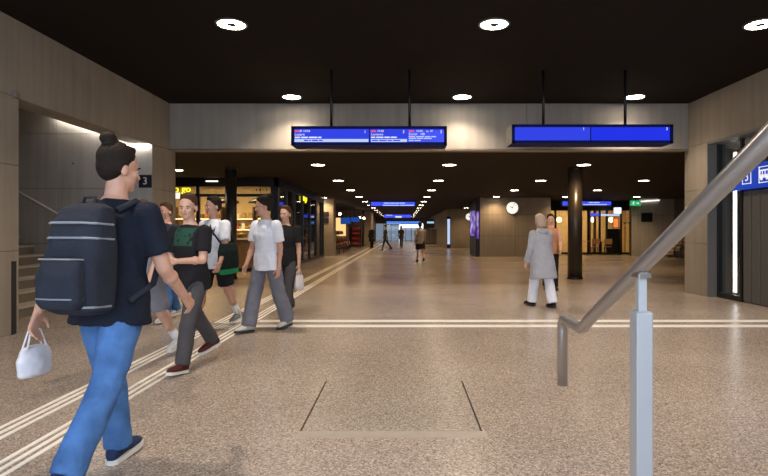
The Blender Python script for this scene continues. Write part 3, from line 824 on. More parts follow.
# ------------------------------------------------------------------ right far cafe
BZ = 31.0
cafe = thing('cafe', 'warm glowing cafe front far behind the right column', 'shop', (10.2, BZ, 0))
def cp(name, m, x0, x1, y0, y1, z0, z1): return MB().box(x0-10.2, x1-10.2, y0-BZ, y1-BZ, z0, z1).build(name, m, cafe)
cp('fascia', BLACKM, 7.5, 12.9, BZ, BZ+.12, 2.45, LC)
cp('plinth', BLACKM, 7.5, 12.9, BZ, BZ+.1, 0, .1)
ms = [7.55, 8.6, 9.4, 10.45, 11.1, 11.5, 12.3, 12.86]
for x in ms: cp('mullion', BLACKM, x-.05, x+.05, BZ, BZ+.1, .1, 2.45)
for a, b in zip(ms[:-1], ms[1:]): cp('pane', GLASS, a+.05, b-.05, BZ+.04, BZ+.055, .1, 2.45)
cp('back_wall', CREAM, 7.5, 13.6, 33.4, 33.5, 0, LC)
for x in (7.5, 13.6): cp('side_wall', CREAM, x-.05, x+.05, BZ, 33.5, 0, LC)
for x in (8.3, 9.9, 11.5): cp('ceiling_light', WARM, x-.5, x+.5, 31.6, 31.8, 2.9, 2.93)
cp('screen_strip', SCR_FAR, 10.55, 11.05, BZ-.03, BZ, 2.15, 2.3)
cp('screen_strip', SCR_PALE, 11.15, 12.2, BZ-.03, BZ, 2.15, 2.25)
for x in (10.7, 11.0): cp('wood_post', WOOD, x-.06, x+.06, BZ+.5, BZ+.62, 0, LC)
for x, lab in ((9.0, 'left'), (10.95, 'middle'), (12.0, 'right')):
    t = thing('globe_lamp', f'{lab} cream globe pendant inside the far cafe', 'lamp', (x, 31.7, 1.95), 0, 'globe pendants of the cafe')
    MB().ell((0,0,0), .16, None, 14, 9).build('globe', em('cafe_globe_' + lab, (1, .8, .45), 3.0), t, True); MB().cyl((0,0,.15), (0,0,1.05), .008, n=6).build('cord', BLACKM, t)
mb_ = thing('menu_board', 'black standing menu board in front of the far cafe', 'sign', (11.55, 30.2, 0))
MB().bbox(-.36, .36, -.03, .03, .05, 1.42, .01).build('panel', BLACKM, mb_)
for s in (-1, 1): MB().box(s*.3-.03, s*.3+.03, -.2, .2, 0, .05).build('foot', BLACKM, mb_)
MB().torus((0, -.034, .85), (1,0,0), (0,0,1), .13, .008, 20, 6).build('drawn_ring', DARKM, mb_)
for zz, w in ((1.25, .2), (.55, .22), (.42, .16), (.3, .2)): MB().box(-w, w, -.034, -.03, zz-.015, zz+.015).build('chalk_line', DARKM, mb_)
po = thing('poster', 'orange lit poster above the black menu board', 'poster', (12.0, 31.035, 1.75))
MB().box(-.17, .17, -.03, 0, -.28, .28).build('frame', BLACKM, po); MB().box(-.14, .14, -.036, -.03, -.25, .25).build('print', em('poster_orange', (.9, .25, .06), 1.0), po)
cs = thing('cube_sign', 'small white glowing box sign over the menu board', 'sign', (11.7, 30.0, 2.25))
MB().bbox(-.17, .17, -.12, .12, 0, .33, .02).build('light_box', em('cube_white', (.85, .9, 1), 1.3), cs); MB().cyl((0,0,.33), (0,0,.75), .012, n=6).build('rod', BLACKM, cs)
GRN = pm('leaf_green', (.05, .16, .04), .6)
for k, x in enumerate((12.45, 12.7)):
    t = thing('potted_plant', f'small green plant hanging in the cafe window, {("left", "right")[k]} one', 'plant', (x, 30.85, 1.55))
    MB().loft([((0,0,0), (.06,0,0), (0,.06,0)), ((0,0,.14), (.09,0,0), (0,.09,0))], 12).build('pot', CREAM, t)
    for q in range(9):
        a = q*.7; MB().loft([((0,0,.12), (.01,0,0), (0,.01,0)), ((.06*math.cos(a), .06*math.sin(a), .24), (.03,0,0), (0,.012,.01)), ((.15*math.cos(a), .12*math.sin(a), .26-.02*(q % 4)), (.004,0,0), (0,.004,0))], 6).build('leaf', GRN, t)
    MB().cyl((0,0,0), (0,0,-1.55), .02, n=6).build('stand', BLACKM, t)
CHM = pm('chair_wood', (.32, .16, .06), .5)
def cafe_chair(x, y, rz, lab):
    t = thing('cafe_chair', lab, 'chair', (x, y, 0), rz, 'cafe chairs')
    MB().bbox(-.2, .2, -.2, .2, .44, .47, .015).build('seat', CHM, t)
    MB().bbox(-.2, .2, .18, .21, .6, .88, .01).build('backrest', CHM, t)
    for sx in (-1, 1):
        MB().cyl((sx*.17, -.17, 0), (sx*.16, -.16, .44), .014, n=8).build('leg', BLACKM, t); MB().cyl((sx*.18, .2, 0), (sx*.17, .19, .7), .014, n=8).build('leg', BLACKM, t)
def cafe_table(x, y, lab):
    t = thing('cafe_table', lab, 'table', (x, y, 0), 0, 'cafe tables')
    MB().cyl((0,0,.72), (0,0,.75), .32, n=24).build('table_top', CHM, t); MB().cyl((0,0,.02), (0,0,.72), .03, n=10).build('pedestal', BLACKM, t); MB().cyl((0,0,0), (0,0,.02), .22, n=20).build('base', BLACKM, t)
cafe_table(10.15, 30.2, 'left wooden cafe table far behind the right column'); cafe_table(10.85, 30.1, 'right wooden cafe table next to the menu board')
cafe_chair(9.55, 30.25, PI/2, 'wooden cafe chair at the left end of the cafe tables'); cafe_chair(10.3, 29.5, 3.0, 'wooden cafe chair between the two cafe tables'); cafe_chair(10.95, 29.4, 2.9, 'wooden cafe chair in front of the right cafe table')

# right stair with lit wall, signs, rail; exit sign; bicycle
rw = struct(MB().box(12.05, 14.3, 29.03, 29.3, 0, LC).build('wall_stair_right', JOINT), 'pale lit wall of the far right stair')
panels(rw, CONC_ST, 'y', 29.0, [12.05, 12.35, 14.3], [0, 2.13, LC], .03, .012)
lr = MB().prism([(12.45, 2.86), (13.5, 2.93), (13.5, 2.915), (12.45, 2.845)], 'y', 28.94, 29.0).build('light_strip', em('stair_led_right', (1, .95, .88), 4.0)); tag(lr, 'linear light along the top of the far right stair wall', 'light strip')
t = thing('platform_sign', 'dark board of four squares on the far right stair wall', 'sign', (12.85, 28.99, 2.02))
MB().box(-.3, .3, -.02, 0, -.24, .24).build('plate', DARKM, t)
for sx in (-1, 1):
    for sz in (-1, 1): MB().box(sx*.14-.12, sx*.14+.12, -.03, -.02, sz*.115-.1, sz*.115+.1).build('square', SIGN_DARK, t)
t = thing('staircase', 'far right stair flight below the lit wall', 'stairs', (13.0, 28.0, 0))
for k in range(6):
    MB().box(.3*k, .3*k+.3, -.95, .95, 0, .17*(k+1)-.03).build('riser', STEP, t); MB().box(.3*k-.02, .3*k+.3, -.95, .95, .17*(k+1)-.03, .17*(k+1)).build('tread', STEPN, t)
t = thing('handrail', 'thin rail rising along the far right stair', 'handrail', (13.0, 27.1, 0))
MB().tube([(-.3, 0, 0), (-.3, 0, .88), (0, 0, 1.0), (1.6, 0, 1.9)], .025, 8).build('rail', STEEL, t, True); MB().cyl((1.2, 0, .68), (1.2, 0, 1.68), .02, n=8).build('post', STEEL, t)
struct(MB().box(14.3, 17.1, 29.0, 29.3, 0, LC).build('wall_back_right', CONC_D)); struct(MB().box(12.9, 17.1, 33.55, 33.8, 0, LC).build('wall_back_far', CONC_D))
t = thing('exit_sign', 'green illuminated exit sign with a white running figure', 'sign', (12.0, 28.4, 2.6))
MB().bbox(-.27, .27, -.04, .04, 0, .27, .01).build('light_box', SIGN_GREEN, t)
rm = MB(); W_ = lambda x, z: (x, -.045, z)
rm.cyl(W_(-.1, .215), (-.1, -.04, .215), .022, n=10)
for p, q, r in (((-.11, .19), (-.13, .12), .02), ((-.13, .12), (-.09, .07), .014), ((-.09, .07), (-.1, .03), .012), ((-.13, .12), (-.17, .08), .014), ((-.17, .08), (-.21, .08), .012), ((-.11, .18), (-.06, .14), .01), ((-.12, .18), (-.17, .15), .01)):
    rm.cyl(W_(*p), W_(*q), r, n=6)
rm.build('running_figure', SCR_W, t)
MB().prism([(.02, .12), (.1, .12), (.1, .08), (.18, .135), (.1, .19), (.1, .15), (.02, .15)], 'y', -.046, -.04).build('arrow', SCR_W, t)
MB().cyl((0,0,.27), (0,0,.4), .015, n=8).build('rod', BLACKM, t)
def bicycle(x, y, rz, label):
    t = thing('bicycle', label, 'bicycle', (x, y, 0), rz, 'parked bicycles')
    for nm, yy in (('rear_wheel', -.5), ('front_wheel', .52)):
        w = MB().torus((0, yy, .34), (0,1,0), (0,0,1), .32, .02, 28, 8).build(nm, BLACKM, t, True)
        sb = MB()
        for k in range(8):
            a = k*PI/8; d = V((0, math.cos(a), math.sin(a)))*.31; sb.cyl(V((0, yy, .34))-d, V((0, yy, .34))+d, .003, n=4)
        sb.build('spokes', STEEL, w)
    fr = MB(); P = dict(b=(0,-.08,.29), s=(0,-.2,.78), h=(0,.34,.8), hl=(0,.37,.68), r=(0,-.5,.34), f=(0,.52,.34))
    for a, b in (('b','s'), ('s','h'), ('b','hl'), ('b','r'), ('s','r'), ('h','f')): fr.cyl(P[a], P[b], .016, n=8)
    fr.build('frame', DARKM, t)
    MB().tube([(-.28,.3,.98), (-.1,.38,1.0), (.1,.38,1.0), (.28,.3,.98)], .012, 8).cyl((0,.34,.8), (0,.38,1.0), .012, n=8).build('handlebar', BLACKM, t)
    MB().ell((0,-.23,.9), (.07,.13,.035), None, 10, 6).cyl((0,-.2,.78), (0,-.23,.9), .012, n=8).build('saddle', BLACKM, t)
    MB().torus((0,-.08,.29), (0,1,0), (0,0,1), .08, .008, 16, 6).build('chainring', STEEL, t)
bicycle(12.75, 24.6, .25, 'dark parked bicycle just left of the right pillar, nearer one')
bicycle(13.4, 25.6, .1, 'dark parked bicycle behind the nearer one by the right pillar')

# ------------------------------------------------------------------ people
DEFER = []
FOLD = bpy.data.textures.new('folds', 'CLOUDS'); FOLD.noise_scale = .11; FOLD.noise_depth = 2
def soft(name, mb, m, parent, voxel=.009, it=4, folds=0.0):
    me = mb.mesh(name); me.materials.append(m)
    o = link(name, me, parent)
    r = o.modifiers.new('r', 'REMESH'); r.mode = 'VOXEL'; r.voxel_size = voxel; r.use_smooth_shade = True
    if folds:
        d = o.modifiers.new('d', 'DISPLACE'); d.texture = FOLD; d.texture_coords = 'LOCAL'; d.strength = folds; d.mid_level = .5
    s = o.modifiers.new('s', 'SMOOTH'); s.factor = .5; s.iterations = it
    DEFER.append(o)
    return o
def finish_soft():
    bpy.context.view_layer.update()
    dg = bpy.context.evaluated_depsgraph_get()
    done = []
    for o in DEFER:
        me = bpy.data.meshes.new_from_object(o.evaluated_get(dg)); done.append((o, me))
    fonts = [o for o in C.objects if o.type == 'FONT']
    for o in fonts:
        me = bpy.data.meshes.new_from_object(o.evaluated_get(dg)); n = o.name
        o.name = n + '_old'; q = link(n, me, o.parent); q.location = o.location; q.rotation_euler = o.rotation_euler
    for o in fonts: bpy.data.objects.remove(o)
    for o, me in done:
        me.name = o.name
        o.modifiers.clear(); o.data = me
        for p in me.polygons: p.use_smooth = True

def cloth(name, col, rough=.85, var=.12): return pm(name, col, rough, var=var, scale=9, bump=.25, bscale=70, spec=.2)
def printed(name, col, pcol, x0, x1, z0, z1, thr=.5, scale=14):
    """plain cloth with a flat chest print"""
    m, nt, p = _mat(name); N, Lk = nt.nodes.new, nt.links.new
    p.inputs['Roughness'].default_value = .85; p.inputs['Specular IOR Level'].default_value = .2
    tc = N('ShaderNodeTexCoord'); sp_ = N('ShaderNodeSeparateXYZ'); Lk(tc.outputs['Object'], sp_.inputs[0])
    def cmp(sock, v, op):
        n = N('ShaderNodeMath'); n.operation = op; Lk(sock, n.inputs[0]); n.inputs[1].default_value = v; return n.outputs[0]
    def mul(a, b):
        n = N('ShaderNodeMath'); n.operation = 'MULTIPLY'; Lk(a, n.inputs[0]); Lk(b, n.inputs[1]); return n.outputs[0]
    f = mul(mul(cmp(sp_.outputs[0], x0, 'GREATER_THAN'), cmp(sp_.outputs[0], x1, 'LESS_THAN')), mul(cmp(sp_.outputs[2], z0, 'GREATER_THAN'), cmp(sp_.outputs[2], z1, 'LESS_THAN')))
    f = mul(f, cmp(sp_.outputs[1], .02, 'GREATER_THAN'))
    n = N('ShaderNodeTexNoise'); n.inputs['Scale'].default_value = scale; Lk(tc.outputs['Object'], n.inputs['Vector'])
    f = mul(f, cmp(n.outputs['Fac'], thr, 'GREATER_THAN'))
    mx = N('ShaderNodeMix'); mx.data_type = 'RGBA'; Lk(f, mx.inputs[0]); mx.inputs[6].default_value = (*col, 1); mx.inputs[7].default_value = (*pcol, 1)
    Lk(mx.outputs[2], p.inputs['Base Color'])
    return m
SKIN = pm('skin', (.55, .30, .21), .55, var=.06, scale=20)
SKIN2 = pm('skin_fair', (.62, .37, .27), .55, var=.06, scale=20)
LIP = pm('lip', (.42, .15, .12), .5)
EYEW = pm('eye', (.5, .48, .46), .4); IRIS = pm('iris', (.03, .02, .015), .3)
HAIR_D = pm('hair_dark', (.018, .012, .009), .7, bump=.4, bscale=90, spec=.15)
HAIR_B = pm('hair_brown', (.07, .035, .018), .7, bump=.4, bscale=90, spec=.15)
HAIR_L = pm('hair_blond', (.46, .34, .26), .6, bump=.4, bscale=90)
SOLE = pm('sole_white', (.7, .68, .64), .6); SOLE_D = pm('sole_dark', (.03, .03, .03), .7)

def person(label, x, y, yaw, H, legs, arms, outfit, lean=.04, head=(0, 0), hair='short', hair_m=HAIR_D, skin=SKIN, det=1, bw=1.0, group=None):
    """legs: (hip, knee, foot pitch) for left then right, degrees; arms: (swing, abduction, elbow, inward) left then right; local +Y is forward"""
    S = H/1.75; R = math.radians
    vox = {0: .013, 1: .0085, 2: .0068}[det]
    t = thing('person', label, 'person', (x, y, 0), yaw, group)
    HW, TH, SHN, AH = .092, .43, .42, .085
    jt = {}
    low = 1e9
    for k, sd in ((0, -1), (1, 1)):
        a, kn, fp = (R(v) for v in legs[k])
        hip = V((sd*HW, 0, 0))
        knee = hip + V((sd*.012, math.sin(a), -math.cos(a)))*TH
        ank = knee + V((0, math.sin(a-kn), -math.cos(a-kn)))*SHN
        f = V((0, math.cos(fp), math.sin(fp))); u = V((0, -math.sin(fp), math.cos(fp)))
        f = V((sd*.12, f.y, f.z)).normalized()
        jt[k] = (hip, knee, ank, f, u)
        for q in (-.08, .2): low = min(low, (ank - u*AH + f*q).z)
    base = V((0, 0, -low))
    up = V((0, math.sin(R(lean*57.3)), math.cos(R(lean*57.3)))); fw = V((0, up.z, -up.y)); rt = V((1, 0, 0))
    def T(p): return (base + V(p))*S                       # joint space to person space
    def ring(h, rx, ry, dy=0): return (T(up*h + fw*dy), rt*(rx*S), fw*(ry*S))
    # ---- body: one continuous surface
    b = MB()
    b.loft([ring(-.09, .09*bw, .08), ring(-.04, .15*bw, .105), ring(.05, .155*bw, .11), ring(.18, .135*bw, .10), ring(.33, .155*bw, .11, .01), ring(.43, .15*bw, .10), ring(.49, .09, .075), ring(.53, .06, .062)], 20)
    b.cap(T(up*.47), .06*S, T(up*.62 + fw*.012), .054*S)
    hy = Matrix.Rotation(R(head[0]), 3, up)
    hfw = hy @ fw; hrt = hy @ rt
    hp = Matrix.Rotation(R(head[1]), 3, hrt)
    hfw = hp @ hfw; hup = hp @ up
    hc = T(up*.60 + fw*.012)
    def Hd(xr, yf, zu): return hc + (hrt*xr + hfw*yf + hup*zu)*S
    HM = Matrix((hrt, hfw, hup)).transposed()
    b.ell(Hd(0, .0, .118), (.076*S, .096*S, .098*S), HM, 18, 12)
    b.ell(Hd(0, .034, .045), (.058*S, .062*S, .082*S), HM, 16, 10)
    b.ell(Hd(0, .068, -.012), (.026*S, .024*S, .022*S), HM)
    b.cap(Hd(0, .088, .088), .010*S, Hd(0, .112, .048), .014*S, 8)
    b.ell(Hd(0, .084, .10), (.05*S, .014*S, .012*S), HM)
    for s in (-1, 1):
        b.ell(Hd(s*.078, -.008, .068), (.012*S, .022*S, .034*S), HM, 10, 8)
        b.ell(Hd(s*.04, .066, .055), (.022*S, .022*S, .022*S), HM)
    elb = {}
    for k, sd in ((0, -1), (1, 1)):
        hip, knee, ank, f, u = jt[k]
        bare = outfit['legs'][0] == 'shorts'; q_ = 1.0 if bare else .74
        b.cap(T(hip), .085*S*q_, T(knee), .055*S*q_); b.cap(T(knee), .053*S*q_, T(ank), .036*S*(.9 if not bare else 1))
        if bare: cf = knee.lerp(ank, .28) + V((0, -.018, 0)); b.ell(T(cf), (.05*S, .052*S, .12*S))
        b.cap(T(ank - u*.03 - f*.03), .033*S, T(ank - u*.05 + f*.13), .025*S)
        sw, ab, el, inw = (R(v) for v in arms[k])
        sh = up*.435 + rt*(sd*.172*bw)
        d1 = V((sd*math.sin(ab), math.sin(sw)*math.cos(ab), -math.cos(sw)*math.cos(ab)))
        e = sh + d1*.29
        d2 = V((sd*math.sin(ab)*.6 - sd*math.sin(inw), math.sin(sw+el)*math.cos(inw), -math.cos(sw+el)*math.cos(inw))).normalized()
        w = e + d2*.25
        b.cap(T(sh), .052*S, T(e), .039*S); b.cap(T(e), .039*S, T(w), .026*S); b.ell(T(e.lerp(w, .3)), .042*S)
        elb[k] = (sh, e, w, d1, d2)
        # hand: palm, four curled fingers, thumb from the side of the palm
        n_ = V((-sd, 0, 0)); n_ = (n_ - d2*n_.dot(d2)).normalized()     # palm faces the body
        la = d2.cross(n_)*(1 if d2.cross(n_).y + d2.cross(n_).z*.3 > 0 else -1)   # thumb side, forward
        pc = w + d2*.05
        for o_ in (-.024, -.008, .008, .024): b.cap(T(w + d2*.012 + la*o_*.7), .015*S, T(w + d2*.088 + la*o_), .0125*S, 8)
        for i, (o_, ln) in enumerate(((.031, .07), (.0105, .078), (-.0105, .073), (-.031, .056))):
            p0 = w + d2*.088 + la*o_
            c1, c2 = .35 + .06*i, 1.0 + .08*i
            p1 = p0 + (d2*math.cos(c1) + n_*math.sin(c1))*ln*.55
            p2 = p1 + (d2*math.cos(c2) + n_*math.sin(c2))*ln*.5
            b.cap(T(p0), .0095*S, T(p1), .009*S, 8); b.cap(T(p1), .009*S, T(p2), .0075*S, 8)
        t0 = w + d2*.03 + la*.024; t1 = t0 + (d2*.6 + la*.7 + n_*.35).normalized()*.042; t2 = t1 + (d2*.9 + la*.25 + n_*.4).normalized()*.032
        b.cap(T(t0), .0125*S, T(t1), .0105*S, 8); b.cap(T(t1), .0105*S, T(t2), .0085*S, 8)
    body = soft('body', b, skin, t, vox, 3)
    if det >= 1:
        for s in (-1, 1):
            e_ = MB().ell(Hd(s*.031, .084, .075), (.0125*S, .009*S, .0075*S), HM, 10, 7).build('eye', EYEW, t, True)
            MB().ell(Hd(s*.031, .0910, .075), (.0065*S, .005*S, .0065*S), HM, 8, 6).build('iris', IRIS, e_, True)
            MB().ell(Hd(s*.032, .094, .096), (.02*S, .006*S, .0045*S), HM, 10, 6).build('eyebrow', hair_m, t, True)
        MB().ell(Hd(0, .092, .016), (.023*S, .008*S, .0075*S), HM, 12, 6).build('mouth', LIP, t, True)
    # ---- hair
    h = MB()
    h.ell(Hd(0, -.014, .138), (.084*S, .100*S, .092*S), HM, 18, 12)
    h.ell(Hd(0, -.045, .095), (.076*S, .066*S, .085*S), HM, 16, 10)
    h.ell(Hd(0, .035, .188), (.062*S, .052*S, .028*S), HM, 14, 8)
    for s in (-1, 1): h.ell(Hd(s*.07, -.02, .10), (.016*S, .035*S, .05*S), HM, 10, 8)
    if hair == 'bun': h.ell(Hd(0, -.06, .235), (.042*S, .045*S, .036*S), HM)
    if hair == 'long':
        h.loft([(Hd(0, -.05, .13), hrt*(.088*S), hfw*(.075*S)), (Hd(0, -.06, .04), hrt*(.095*S), hfw*(.06*S)), (Hd(0, -.075, -.06), hrt*(.09*S), hfw*(.045*S)), (Hd(0, -.085, -.14), hrt*(.06*S), hfw*(.025*S))], 16)
    if hair == 'bob':
        h.loft([(Hd(0, -.02, .17), hrt*(.09*S), hfw*(.09*S)), (Hd(0, -.035, .08), hrt*(.105*S), hfw*(.085*S)), (Hd(0, -.05, .0), hrt*(.098*S), hfw*(.065*S)), (Hd(0, -.06, -.03), hrt*(.08*S), hfw*(.05*S))], 16)
    if hair == 'curly':
        for q in range(16):
            a = q*2.4; zz = .10 + .1*((q*7) % 5)/5; h.ell(Hd(.075*math.cos(a), -.02+.08*math.sin(a)*(1 if math.sin(a) < 0 else .6), zz+.03), .034*S)
    soft('hair', h, hair_m, t, .008 if det else .012, 3)
    # ---- upper garment
    kind, um = outfit['top']
    g = MB()
    ln = {'tee': -.13, 'vest': -.1, 'coat': -.42}[kind]
    lo = .012 if kind == 'coat' else 0
    if kind == 'coat':
        g.loft([ring(-.40, .275, .205), ring(-.25, .26, .195), ring(-.05, .235, .175), ring(.15, .21, .155), ring(.33, .205, .15), ring(.43, .185, .125), ring(.49, .11, .09), ring(.535, .08, .082)], 24)
    else:
        g.loft([ring(ln, .197*bw, .158), ring(0, .187*bw, .148), ring(.15, .165*bw, .127), ring(.32, .18*bw, .135, .008), ring(.42, .172*bw, .12), ring(.475, .115*bw, .09), ring(.515, .072, .072)], 24)
    if kind == 'coat': g.ell(T(up*.475 - fw*.075), (.12*S, .075*S, .06*S))
    for k, sd in ((0, -1), (1, 1)):
        sh, e, w, d1, d2 = elb[k]
        if kind == 'coat':
            g.cap(T(sh), .08*S, T(e), .066*S); g.cyl(T(e), T(w + d2*.01), .066*S, .056*S, 16); g.ell(T(e), .066*S)
        elif kind == 'tee':
            g.ell(T(sh), .074*S); g.cyl(T(sh), T(sh + d1*.21), .074*S, .073*S, 18)
        else:
            g.ell(T(sh - rt*(sd*.02)), .06*S)
    soft('coat' if kind == 'coat' else ('shirt' if kind == 'tee' else 'top'), g, um, t, .010 if det else .014, 3, .022*S if det else 0)
    # ---- lower garment
    kind, lm = outfit['legs']
    g = MB()
    g.loft([ring(-.12, .10*bw, .09), ring(-.07, .155*bw, .115), ring(.0, .152*bw, .112), ring(.08, .14*bw, .105)], 22)
    kr, ar = {'slim': (.068, .056), 'loose': (.092, .092), 'straight': (.078, .072), 'shorts': (.105, 0)}[kind]
    for k in (0, 1):
        hip, knee, ank, f, u = jt[k]
        if kind == 'shorts':
            end = hip.lerp(knee, .86); g.cyl(T(hip + V((0,0,.0))), T(end), .104*S, .108*S, 20); g.ell(T(hip), .104*S)
        else:
            g.ell(T(hip), .088*S); mid = hip.lerp(knee, .3); g.cyl(T(hip), T(mid), .088*S, .096*S, 20); g.cyl(T(mid), T(knee), .096*S, kr*S, 20); g.ell(T(knee), kr*S)
            g.cyl(T(knee), T(ank - (ank-knee).normalized()*(-.01)), kr*S, ar*S, 20)
    soft('shorts' if kind == 'shorts' else 'trousers', g, lm, t, .010 if det else .014, 3, .02*S if det else 0)
    if outfit.get('socks'):
        for k in (0, 1):
            hip, knee, ank, f, u = jt[k]
            MB().cap(T(ank.lerp(knee, .34)), .047*S, T(ank - u*.03), .045*S).build('sock', outfit['socks'], t, True)
    # ---- shoes
    sm_, so = outfit['shoes']
    for k in (0, 1):
        hip, knee, ank, f, u = jt[k]
        r_ = f.cross(u)
        bot = ank - u*AH
        def sr(q, w_, h_): return (T(bot + f*q + u*(.016 + h_)), r_*(w_*S), u*(h_*S))
        g = MB().loft([sr(-.084, .02, .022), sr(-.065, .036, .04), sr(-.02, .042, .047), sr(.03, .043, .042), sr(.09, .048, .031), sr(.15, .046, .024), sr(.19, .032, .018), sr(.205, .012, .010)], 16)
        o = soft('shoe', g, sm_, t, .007 if det else .010, 2)
        pts = []
        for q, w_ in ((-.088, .012), (-.07, .036), (-.02, .044), (.05, .045), (.11, .051), (.16, .048), (.195, .034), (.212, .012)): pts.append((q, w_))
        n = len(pts); vs = []
        for zz in (0, .026):
            vs += [T(bot + f*q + r_*w_ + u*zz) for q, w_ in pts] + [T(bot + f*q - r_*w_ + u*zz) for q, w_ in reversed(pts)]
        m2 = 2*n
        MB()._add(vs, [tuple(range(m2)), tuple(range(m2, 2*m2))] + [(i, (i+1) % m2, m2+(i+1) % m2, m2+i) for i in range(m2)]).build('sole', so, o)
        if det >= 1:
            for q in range(3):
                p_ = bot + f*(.035+.028*q) + u*(.088-.017*q); MB().cyl(T(p_ - r_*.022), T(p_ + r_*.022), .004*S, n=6).build('lace', so, o)
    return t, T, elb, dict(up=up, fw=fw, rt=rt, S=S)

NAVYC = cloth('navy_cotton', (.010, .013, .024)); BLACKC = cloth('black_cotton', (.014, .014, .017)); WHITEC = cloth('white_cotton', (.80, .82, .90), var=.03)
JEANS = cloth('blue_jeans', (.065, .155, .36), var=.3); GREYT = cloth('grey_trousers', (.17, .175, .215)); DGREY = cloth('dark_grey_trousers', (.07, .068, .075))
COATC = cloth('pale_grey_coat', (.36, .37, .42), var=.08); WHITEP = cloth('white_trousers', (.76, .78, .88), var=.03); GREYS = cloth('grey_shorts', (.22, .22, .26))
BEIGE = cloth('beige_shirt', (.36, .30, .23)); ORANGE = cloth('peach_top', (.55, .24, .13)); DKBLUE = cloth('dark_blue', (.03, .035, .06))
GREENTEE = printed('black_tee_green_print', (.016, .015, .018), (.022, .075, .052), -.11, .11, 1.16, 1.33, .38, 22)
LOGOTEE = printed('white_tee_dark_print', (.78, .80, .88), (.08, .09, .13), -.10, .10, 1.24, 1.36, .5, 24)
SH_W = cloth('shoe_white', (.55, .54, .52)); SH_B = cloth('shoe_black', (.012, .012, .013)); SH_G = cloth('shoe_grey', (.18, .18, .19)); SH_R = cloth('shoe_dark_red', (.09, .022, .02)); SH_BL = cloth('shoe_blue', (.02, .035, .09))
SOCKW = cloth('sock_white', (.65, .65, .66), var=.03)
D = math.radians

# 1 foreground walker with backpack, walking away along the guide line
p1, T1, E1, F1 = person('walker in navy T-shirt and blue jeans with a black backpack, left foreground', -1.555, 2.93, D(-11), 1.79,
    ((15, 6, 3), (-20, 18, -18)), ((-16, 24, 10, 0), (10, 13, 38, 8)), dict(top=('tee', NAVYC), legs=('straight', JEANS), shoes=(SH_BL, SOLE)), lean=.06, head=(-22, 0), hair='bun', det=2, bw=1.1)
# 2 dark T-shirt with green print, coming
person('walker in black T-shirt with green chest print and dark trousers, arms bent', -2.02, 5.25, D(160), 1.68,
    ((20, 8, 8), (-22, 18, -14)), ((18, 10, 72, 30), (8, 12, 68, 32)), dict(top=('tee', GREENTEE), legs=('straight', DGREY), shoes=(SH_R, SOLE)), head=(18, -4), hair_m=HAIR_B, skin=SKIN2, det=2, bw=1.02)
# 3 bare legs, grey shorts, behind the backpack walker
person('walker in grey shorts and white sneakers, mostly hidden behind the backpack walker', -2.58, 5.5, D(165), 1.64,
    ((-18, 22, -10), (22, 6, 10)), ((15, 8, 20, 0), (-18, 8, 15, 0)), dict(top=('tee', GREYS), legs=('shorts', GREYS), shoes=(SH_W, SOLE), socks=SOCKW), hair='long', hair_m=HAIR_B, skin=SKIN2)
# 4 blue jeans person behind
person('person in blue jeans and white sneakers behind the black T-shirt walker', -3.42, 8.0, D(160), 1.72,
    ((14, 8, 4), (-14, 12, -6)), ((10, 8, 15, 0), (-10, 8, 15, 0)), dict(top=('tee', DKBLUE), legs=('straight', JEANS), shoes=(SH_W, SOLE)), hair_m=HAIR_B)
# 5 white T-shirt, black shorts with green hem
p5, T5, E5, F5 = person('walker in white printed T-shirt, black shorts and white socks', -2.54, 7.45, D(158), 1.79,
    ((-16, 16, -8), (18, 6, 6)), ((14, 12, 20, 0), (-14, 10, 22, 0)), dict(top=('tee', LOGOTEE), legs=('shorts', BLACKC), shoes=(SH_G, SOLE), socks=SOCKW), head=(-25, 0))
# 6 white T-shirt, grey loose trousers
person('walker in plain white T-shirt and loose grey trousers beside the guide stripes', -1.78, 7.2, D(150), 1.78,
    ((-14, 10, -4), (16, 2, 4)), ((-8, 6, 14, 4), (8, 6, 22, 8)), dict(top=('tee', WHITEC), legs=('loose', GREYT), shoes=(SH_W, SOLE_D)), head=(-40, -6), hair='curly', hair_m=HAIR_D, skin=SKIN)
# 7 black top behind 6
p7, T7, E7, F7 = person('walker in black T-shirt and dark trousers behind the white T-shirt walker', -1.80, 8.5, D(165), 1.70,
    ((14, 6, 4), (-16, 16, -8)), ((-4, 8, 12, 0), (12, 10, 20, 0)), dict(top=('tee', BLACKC), legs=('straight', DGREY), shoes=(SH_B, SOLE_D)), hair='long', hair_m=HAIR_B, skin=SKIN2)
# 8 woman in the grey coat walking away
person('walker in long pale grey coat and white trousers heading away, centre right', 2.38, 9.4, D(22), 1.60,
    ((15, 5, 4), (-9, 6, -4)), ((-8, 16, 25, 0), (10, 12, 15, 0)), dict(top=('coat', COATC), legs=('loose', WHITEP), shoes=(SH_B, SOLE_D)), hair='bob', hair_m=HAIR_L, skin=SKIN2, lean=.10)
# 9 behind her
person('person in peach top half hidden behind the grey coat walker', 3.27, 12.2, D(170), 1.68,
    ((6, 4, 0), (-6, 6, 0)), ((10, 10, 40, 10), (15, 8, 80, 20)), dict(top=('vest', ORANGE), legs=('straight', BLACKC), shoes=(SH_B, SOLE_D)), hair='short', hair_m=HAIR_D, skin=SKIN2)
